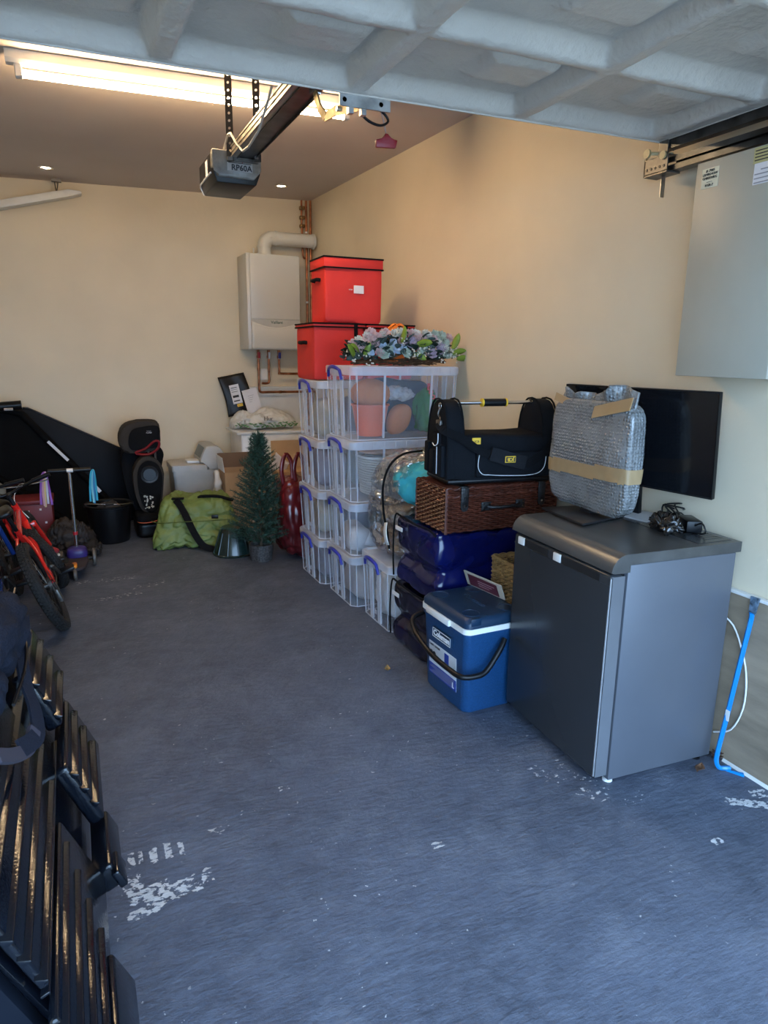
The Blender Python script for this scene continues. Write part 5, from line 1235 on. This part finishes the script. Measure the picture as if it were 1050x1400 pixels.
for nm, p in (('frame_bar', [(-.74, 0, 1.04), (-.37, 0, .955), (.30, 0, .10)]), ('frame_bar', [(-.74, 0, .60), (-.08, 0, .03)])):
    g = MB(); g.tube([Vector(q)+Vector((0, -.03, 0)) for q in p], .027, 8); fb_ = g.out(nm, mm('matt_black_bar', (.003, .003, .0035), .8, spec=.1), bB, 60)
def sticker(p0, p1, w):
    p0, p1 = Vector(p0), Vector(p1); d = (p1-p0).normalized(); s = Vector((-d.z, 0, d.x))*w/2; g = MB(); g.poly3([p0-s, p1-s, p1+s, p0+s], .002, (0, -1, 0)); g.out('white_sticker', paper, bB)
sticker((-.205, -.057, .735), (-.07, -.057, .575), .022); sticker((.10, -.057, .365), (.15, -.057, .300), .028)
g = MB(); g.tube([(-.62, -.10, 1.01), (-.36, -.10, 1.03)], .035, 12); g.out('foam_end', black, bB, 40)
g = MB(); g.tube([(-.48, -.137, 1.0), (-.42, -.137, 1.0)], .01, 8); g.out('grey_badge', mm('grey_plate', (.40, .38, .37), .4), bB)

# ============================================================ bucket
bu = thing('black_bucket', 'large black builders bucket with wire handle on the floor', 'bucket', (.19, 5.56, 0))
g = MB(); g.lathe([(.001, .002), (.135, .002), (.14, .01), (.163, .275), (.178, .28), (.180, .295), (.172, .30), (.158, .29), (.133, .02), (.001, .02)], 36); g.out('bucket_shell', black, bu, 40)
g = MB(); g.tube(smooth_path([(-.178, 0, .285), (-.17, -.07, .315), (-.10, -.14, .325), (0, -.165, .32), (.10, -.14, .31), (.17, -.07, .30), (.178, 0, .285)]), .0028, 6); hn = g.out('wire_handle', chrome, bu, 60)
g = MB(); g.tube([(-.03, -.164, .321), (.03, -.162, .319)], .008, 8); g.out('grip', black, hn)
t = softthing('crumpled_rag', 'dark rag with white scraps heaped in the black bucket', 'rag', (.19, 5.57, .022), (.22, .22, .29), mat('dark_rag', (.03, .03, .035), .8), 95, crease=.02, k=2.5, n=20)

# ============================================================ scooter
so = thing('kick_scooter', 'purple three-wheeled kick scooter with streamers on its handlebar', 'scooter', (-.045, 4.90, 0))
pur = mat('purple_plastic', (.035, .02, .16), .4)
g = MB(); g.prism(rnd_poly([(-.05, -.27), (.0, -.30), (.05, -.27), (.075, -.10), (.06, .02), (-.06, .02), (-.075, -.10)]), .065, .085, 'z', .005, 2, mtx=Matrix.Translation((-.02, 0, 0))); g.out('deck', mm('deck_black', (.03, .02, .025), .7), so, 50)
g = MB(); g.soft((-.01, .0, .05), (.13, .12, .10), n=12, k=3, amp=.005, freq=5, seed=1, flat=False); g.out('steering_housing', pur, so, 180)
g = MB(); g.tube([(-.10, .02, .055), (.10, .02, .055)], .012, 8); g.out('front_axle', black, so)
def wheel(name, m, par, c, R_, w_, axis='x'):
    g = MB(); g.lathe([(R_*.35, -w_*.6), (R_*.8, -w_), (R_, -w_*.5), (R_, w_*.5), (R_*.8, w_), (R_*.35, w_*.6)], 24, Matrix.Translation(c)@Matrix.Rotation(PI/2, 4, 'Y')); return g.out(name, m, par, 50)
wm = mat('smoky_wheel', (.10, .085, .075), .4)
for x in (-.11, .095): wheel('front_wheel', wm, so, (x, .02, .061), .060, .014)
wheel('rear_wheel', wm, so, (-.03, -.285, .041), .040, .012)
g = MB(); g.soft((-.03, -.26, .078), (.035, .09, .03), n=8, k=3, amp=0, seed=1, flat=False); g.out('orange_brake', mm('orange_piping2', (.75, .25, .02), .4), so, 180)
g = MB(); g.tube([(-.01, .0, .14), (-.012, -.02, .67)], [.012, .010], 10); st_ = g.out('steering_stem', chrome, so, 60)
g = MB(); g.tube([(-.0105, -.006, .235), (-.0105, -.0062, .255)], .016, 10); g.out('red_clamp', mm('red_plastic', (.50, .02, .03), .4), st_, 40)
g = MB(); g.tube([(-.03, -.02, .675), (.012, -.02, .675)], .014, 10); g.out('tee_piece', white, st_, 40)
for (a, b_) in ((-.14, -.028), (.01, .118)):
    g = MB(); g.tube([(a, -.02, .675), (b_, -.02, .675)], .0145, 12); g.out('handle_grip', black, st_, 40)
def streamers(x, colr):
    for i, c in enumerate(colr):
        o = (i-len(colr)/2)*.011; g = MB(); ribbon(g, smooth_path([(x, -.02+.004*i, .672), (x+o*.6, -.03+.005*i, .65), (x+o*1.1, -.028+.006*i, .56), (x+o*1.3+.006*math.sin(i*2), -.03+.006*i, .46-.01*(i % 3))]), .013, .0012, (.3, -1, .1)); g.out('streamer', colr[i], so)
iri = [mm('violet_foil', (.28, .10, .42), .25, .3), mm('pink_foil', (.62, .32, .34), .25, .3), mm('gold_foil', (.66, .50, .22), .25, .3), mm('silver_foil', (.50, .52, .62), .25, .3), mm('violet_foil', (0, 0, 0))]
aq = [mm('aqua_foil', (.05, .42, .58), .25, .3), mm('pale_aqua_foil', (.25, .60, .68), .25, .3), mm('blue_foil', (.06, .25, .50), .25, .3), mm('aqua_foil', (0, 0, 0))]
streamers(-.160, iri); streamers(.130, aq)

# ============================================================ odds between the bikes and bucket
rc = thing('red_crate', 'dark red plastic toy crate with white studs by the bikes', 'crate', (-.34, 5.62, 0))
rcm = mat('dark_red_crate', (.16, .012, .015), .5)
g = MB(); g.box(-.12, .14, -.13, .13, .002, .36, .01); g.out('crate_body', rcm, rc, 40)
g = MB(); g.box(-.13, .15, -.14, .14, .34, .37, .006); g.out('rim', rcm, rc, 40)
for (x, z) in ((-.02, .29), (.06, .30), (.02, .18), (.09, .20), (.05, .10)): bx('white_stud', paper, rc, x-.007, x+.007, -.136, -.130, z-.007, z+.007)
softthing('dark_jacket', 'heap of dark brown jackets on the floor behind the scooter', 'clothing', (-.10, 5.30, .001), (.40, .40, .26), mat('brown_quilted', (.022, .016, .015), .7, bump=.6, bs=14), 97, crease=.03, k=2.4, n=30, freq=8, taper=.4, amp=.05)
softthing('dark_jacket', 'flat black coat lying just behind the scooter wheels', 'clothing', (.03, 5.17, .001), (.20, .20, .10), mat('black_quilted', (.012, .011, .012), .7, bump=.6, bs=14), 98, crease=.02, k=2.4, n=22, freq=8, amp=.04)
sh = thing('red_shoe', 'red canvas shoe with white sole beside the scooter', 'shoe', (-.235, 4.93, .10), .6)
g = MB(); g.soft((0, 0, .012), (.075, .19, .055), n=14, k=3, amp=.004, seed=1, fn=lambda w, h: Vector((w.x*(1-.15*h), w.y-.02*h, w.z*(1.25 if w.y > 0 else .7)))); g.out('upper', mm('red_canvas', (.35, .03, .04), .8), sh, 180)
g = MB(); g.soft((0, 0, 0), (.08, .20, .022), n=12, k=4, amp=0, seed=1); g.out('sole', white, sh, 180)
bh = thing('shoe_rack', 'low dark crate carrying the red shoe on floor', 'crate', (-.22, 4.93, 0))
g = MB(); g.box(-.09, .09, -.11, .11, .001, .098, .006); g.out('crate_body', black, bh, 40)
he = thing('mesh_basket', 'small dark slatted basket lying behind the red bike', 'basket', (-.135, 4.80, 0))
for i in range(7):
    g = MB(); a = PI*i/6; g.tube([(.06*math.cos(PI*q/10), -.05+.10*i/6, .004+.085*math.sin(PI*q/10)) for q in range(11)], .005, 5); g.out('rib', black, he)
for q in range(1, 10, 2):
    g = MB(); g.tube([(.06*math.cos(PI*q/10), -.055, .004+.085*math.sin(PI*q/10)), (.06*math.cos(PI*q/10), .055, .004+.085*math.sin(PI*q/10))], .003, 5); g.out('stringer', black, he)

# ============================================================ bicycles
rub = mat('tyre_rubber', (.011, .0105, .011), .8, var=.2, vs=60, bump=.3, bs=160)
def bicycle(label, loc, lean, head, s, fm, gripm):
    t = thing('bicycle', label, 'bicycle', loc, rot=(0, -math.radians(lean), head), group='bicycles leaning together on the left'); t.scale = (s, s, s)
    R_, r = .258, .035; hz = R_+r; WBs = .93
    def wheel_(y, nm):
        g = MB()
        g.grid(lambda u, v: (r*1.0*math.cos(2*PI*v), y+(R_+r*math.sin(2*PI*v))*math.cos(2*PI*u), hz+(R_+r*math.sin(2*PI*v))*math.sin(2*PI*u)), 64, 12, closeu=True)
        ty = g.out('tyre', rub, t, 180)
        g = MB()
        for i in range(72):
            a = 2*PI*(i+.5*0)/72
            for j, x in enumerate((-.020, -.006, .008, .021)):
                b_ = a+(.03 if j % 2 else 0); rr = R_+math.sqrt(max(0, r*r-x*x))
                m4 = Matrix.Translation((x, y+rr*math.cos(b_), hz+rr*math.sin(b_)))@Matrix.Rotation(b_-PI/2, 4, 'X')
                g.box(-.0045, .0045, -.007, .007, -.003, .004, mtx=m4)
        g.out('tread_knobs', rub, ty, kind='stuff')
        g = MB(); rr = R_-r*.9; g.grid(lambda u, v: ((.012 if v < .5 else -.012)*(1 if v not in (0, 1) else 1), y+(rr-(.012 if .2 < v < .8 else 0))*math.cos(2*PI*u), hz+(rr-(.012 if .2 < v < .8 else 0))*math.sin(2*PI*u)), 48, 3, closeu=True); g.out('rim', black, t, 60)
        g = MB()
        for i in range(24):
            a = 2*PI*i/24; x = .025 if i % 2 else -.025; g.tube([(x, y+.015*math.cos(a+.6), hz+.015*math.sin(a+.6)), (0, y+(rr-.005)*math.cos(a), hz+(rr-.005)*math.sin(a))], .0011, 3, cap=False)
        g.out('spokes', steel, t, kind='stuff')
        g = MB(); g.tube([(-.05, y, hz), (.05, y, hz)], .010, 10); g.tube([(-.03, y, hz), (.03, y, hz)], .018, 12); g.out('hub', dsteel, t, 40)
    wheel_(0, 'rear'); wheel_(WBs, 'front')
    BB = Vector((0, .37, hz+.0)); ST = Vector((0, .20, hz+.34)); HT = Vector((0, .74, hz+.37)); HB = Vector((0, .775, hz+.26))
    def tb_(nm, p, rad, m): g = MB(); g.tube(smooth_path(p, 3) if len(p) > 2 else p, rad, 10); return g.out(nm, m, t, 60)
    tb_('seat_tube', [BB, ST], .016, fm); tb_('top_tube', [ST-Vector((0, -.01, .04)), HT-Vector((0, 0, .02))], .018, fm); tb_('down_tube', [BB, BB.lerp(HB, .5)+Vector((0, .01, -.015)), HB], .024, fm); tb_('head_tube', [HT+Vector((0, -.006, .03)), HB-Vector((0, -.005, .02))], .022, fm)
    for sx_ in (-1, 1):
        tb_('chainstay', [BB+Vector((sx_*.03, -.02, 0)), Vector((sx_*.05, .15, hz)), Vector((sx_*.06, .0, hz))], .010, fm)
        tb_('seatstay', [ST+Vector((sx_*.02, 0, -.05)), ST.lerp(Vector((0, 0, hz)), .45)+Vector((sx_*.05, 0, .02)), Vector((sx_*.06, 0, hz+.02))], .010, fm)
        tb_('fork_leg', [HB+Vector((sx_*.045, .01, -.03)), Vector((sx_*.05, WBs, hz))], .016, fm)
    g = MB(); g.box(-.055, .055, .765, .815, hz+.20, hz+.235, .008); g.out('fork_crown', fm, t, 40)
    sp = tb_('seat_post', [ST, ST+Vector((0, -.035, .12))], .013, black)
    g = MB(); g.soft((0, .165, hz+.455), (.13, .25, .05), n=12, k=3, amp=.003, seed=1, flat=False, fn=lambda w, h: Vector((w.x*(.35+.65*max(0, min(1, .5-w.y*3.6))), w.y, w.z))); g.out('saddle', black, t, 180)
    g = MB(); g.tube([HT+Vector((0, -.006, .03)), HT+Vector((0, -.012, .09))], .014, 10); g.tube([HT+Vector((0, -.012, .09)), HT+Vector((0, .04, .10))], .016, 10); g.out('stem', black, t, 60)
    hb = tb_('handlebar', [HT+Vector((-.28, .0, .13)), HT+Vector((-.12, .03, .12)), HT+Vector((0, .045, .10)), HT+Vector((.12, .03, .12)), HT+Vector((.28, 0, .13))], .011, black)
    for sx_ in (-1, 1):
        g = MB(); g.tube([HT+Vector((sx_*.17, .018, .126)), HT+Vector((sx_*.29, -.002, .131))], .016, 10); gp = g.out('grip', gripm, hb, 40)
        g = MB(); g.tube(smooth_path([HT+Vector((sx_*.13, .03, .12)), HT+Vector((sx_*.14, .07, .105)), HT+Vector((sx_*.20, .09, .09)), HT+Vector((sx_*.26, .085, .085))]), .005, 6); g.out('brake_lever', dsteel, hb, 60)
        g = MB(); g.tube(smooth_path([HT+Vector((sx_*.13, .03, .12)), HT+Vector((sx_*.07, .12, .12)), HT+Vector((0, .10, .03)), HB+Vector((sx_*.03, .05, 0))]), .0028, 5); g.out('brake_cable', white if sx_ > 0 else black, hb, 60)
    g = MB(); g.tube([BB+Vector((-.06, 0, 0)), BB+Vector((.06, 0, 0))], .012, 10); g.out('crank_axle', dsteel, t)
    g = MB(); g.tube([BB+Vector((.043, 0, 0)), BB+Vector((.047, 0, 0))], .075, 30); cr = g.out('chainring', black, t, 40)
    for sx_, a in ((1, -40), (-1, 140)):
        d = Vector((0, math.cos(math.radians(a)), math.sin(math.radians(a))))*.15
        g = MB(); g.tube([BB+Vector((sx_*.058, 0, 0)), BB+d+Vector((sx_*.065, 0, 0))], .010, 8); g.out('crank_arm', dsteel, t, 60)
        g = MB(); c = BB+d; g.box(min(sx_*.075, sx_*.16), max(sx_*.075, sx_*.16), c.y-.045, c.y+.045, c.z-.010, c.z+.010, .004); g.out('pedal', black, t, 40)
    g = MB(); g.tube([(.045, 0, hz+.035), (.045, .37, hz+.075), (.045, .445, hz), (.045, .37, hz-.075), (.045, .03, hz-.075), (.045, -.01, hz-.10), (.045, -.035, hz-.05)], .005, 5, closed=True); g.out('chain', dsteel, t, 60)
    for i, rr in enumerate((.045, .038, .030)):
        g = MB(); g.tube([(.034+.006*i, 0, hz), (.038+.006*i, 0, hz)], rr, 20); g.out('sprocket', dsteel, t, 40)
    g = MB(); g.tube([(.06, 0, hz), (.062, -.015, hz-.05)], .010, 8); g.box(.040, .062, -.035, .035, hz-.125, hz-.04, .006); g.out('rear_derailleur', dsteel, t, 40)
    for zz in (-.045, -.11):
        g = MB(); g.tube([(.045, .0, hz+zz), (.052, .0, hz+zz)], .020, 14); g.out('jockey_wheel', black, t, 40)
    g = MB(); g.tube(smooth_path([ST+Vector((.02, 0, -.06)), Vector((.045, .10, hz+.12)), Vector((.07, -.06, hz+.04)), Vector((.065, -.02, hz-.05))]), .003, 5); g.out('gear_cable', black, t, 60)
    return t
redf = mat('red_bike_enamel', (.62, .015, .012), .25, coat=.5); bluf = mat('blue_bike_enamel', (.01, .06, .32), .25, coat=.5)
bicycle('nearest red child bicycle, its knobbly rear tyre toward the door', (-.125, 3.80, .006), 21, math.radians(2), .86, redf, black)
bicycle('second red bicycle leaning behind the nearest red one', (-.175, 4.52, .006), 24, math.radians(29), .78, redf, mm('yellow_grip', (.75, .60, .03), .5))
bicycle('blue child bicycle standing left of the red ones', (-.40, 3.66, .006), 12, math.radians(-1), .86, bluf, black)

# ============================================================ ribbed trunk in the left foreground
tk_ = mat('glossy_black_moulding', (.004, .0055, .009), .10, var=.1, vs=4, coat=.1, bump=.07, bs=160, spec=.45)
tr_ = thing('ribbed_trunk', 'big glossy black ribbed plastic storage trunk at lower left', 'storage trunk', (-.200, 1.08, 0))
th_ = math.radians(66); Wd = Vector((math.cos(th_), 0, -math.sin(th_))); Nn = Vector((math.sin(th_), 0, math.cos(th_)))
O_ = Vector((0, 0, .60))
def SP(v, w, n=0): return O_+Vector((0, v, 0))+Wd*w+Nn*n
g = MB(); g.prism([(-.44, .002), (.115, .002), (.150, .20), (.137, .245), (-.045, .645), (-.44, .66)], -.03+.02, 1.20, 'y', .012, 3); g.out('trunk_body', tk_, tr_, 40)
def slab(name, v0, v1, w0, w1, n0, n1, par, bev=.006, m=tk_, seg=3, **t):
    g = MB(); vs0 = len(g.b.verts)
    g.box(w0, w1, v0, v1, n0, n1, bev, seg)
    mtx = Matrix(((Wd.x, 0, Nn.x, O_.x), (Wd.y, 1, Nn.y, O_.y), (Wd.z, 0, Nn.z, O_.z), (0, 0, 0, 1)))
    bmesh.ops.transform(g.b, matrix=mtx, verts=g.b.verts)
    return g.out(name, m, par, 40, **t)
MTR = Matrix(((Wd.x, 0, Nn.x, O_.x), (Wd.y, 1, Nn.y, O_.y), (Wd.z, 0, Nn.z, O_.z), (0, 0, 0, 1)))
def ridge(v0, v1, w, par, lift=0, s=1.0):
    # moulded ridge whose upper facet lies almost level
    g = MB(); g.prism([(w+a*s, b_*s+lift) for a, b_ in ((-.0095, .012), (.005, .0285), (.009, .0285), (.0125, .012))], v0, v1, 'y', .0025, 2)
    bmesh.ops.transform(g.b, matrix=MTR, verts=g.b.verts); return g.out('rib', tk_, par, 40)
pl = slab('lid_panel', -.045, .60, -.06, .178, .002, .020, tr_, .008)
for w in (.0, .05, .10, .15):
    v1 = .80-(w)*1.9; g = MB()
    ridge(-.055, v1, w, pl)
pl2 = slab('lid_panel', -.09, .42, .198, .40, .002, .020, tr_, .008)
for w in (.215, .26, .305, .35):
    ridge(-.10, .36-(w-.215)*1.0, w, pl2)
pA = slab('corner_pad', .77, 1.10, -.02, .165, .002, .045, tr_, .012)
for w in (.02, .075, .13): ridge(.765, 1.08-.2*w, w, pA, .028)
pB = slab('corner_pad', .60, .97, .185, .375, .002, .042, tr_, .012)
for w in (.215, .265, .315): ridge(.595, .94-.3*(w-.2), w, pB, .025)
lt_ = slab('latch', .44, .66, .385, .455, -.01, .040, tr_, .010); slab('latch_tab', .42, .50, .40, .45, .030, .050, lt_, .006)
lt2 = slab('latch', -.22, .17, .37, .47, -.02, .035, tr_, .010)
slab('edge_rail', -.05, 1.18, -.075, -.060, .0, .03, tr_, .005)
slab('centre_bead', -.05, .75, .180, .186, .0, .016, tr_, .002); slab('lower_bead', .1, .9, .402, .412, -.004, .012, tr_, .003)
# near end wall of the lid: dark drop face under the ribs
g = MB(); g.prism([(-.42, .01), (.10, .01), (.132, .21), (.128, .235), (-.045, .62), (-.42, .63)], -.045, -.010, 'y', .006, 2); g.out('end_wall', mat('matt_black_moulding', (.003, .005, .010), .7, spec=.12), tr_, 40)
bp2 = thing('rucksack', 'blue grey rucksack slumped on top of the black trunk', 'rucksack', (-.335, 2.0, .672))
rkm = mat('slate_blue_canvas', (.012, .015, .026), .85, bump=.4, bs=200, spec=.15)
g = MB(); g.soft((0, -.28, 0), (.36, .60, .20), n=26, k=3.2, amp=.05, freq=5, seed=61, crease=.018); g.out('bag_body', rkm, bp2, 180)
g = MB(); ribbon(g, smooth_path([(.05, -.05, .20), (.135, -.13, .16), (.165, -.22, .09), (.180, -.32, .02), (.20, -.40, -.02), (.205, -.48, -.04), (.18, -.56, -.02)]), .04, .006, (.8, -.2, .5)); g.out('strap', rkm, bp2, 60)
g = MB(); ribbon(g, smooth_path([(.20, -.47, -.03), (.19, -.53, -.04), (.17, -.60, -.01), (.15, -.66, .03)]), .03, .01, (.8, -.2, .5)); g.out('lanyard', mat('grey_violet_fabric', (.035, .03, .045), .9), bp2, 60)
g = MB(); g.tube(smooth_path([(.12, -.02, .13), (.17, -.14, .11), (.185, -.30, .06), (.17, -.50, .05)]), .004, 6); g.out('zip', black, bp2, 60)
tc2 = thing('card_tray', 'tan cardboard tray standing at far end of the black trunk', 'box', (-.36, 2.36, 0))
g = MB(); g.box(-.16, .125, -.05, .12, .001, .62, .004); g.out('tray_body', card, tc2, 40)
g = MB(); flap(g, (.125, -.05, .62), (.125, .12, .62), (.1, 0, 0), .1, .05); g.out('flap', card, tc2)
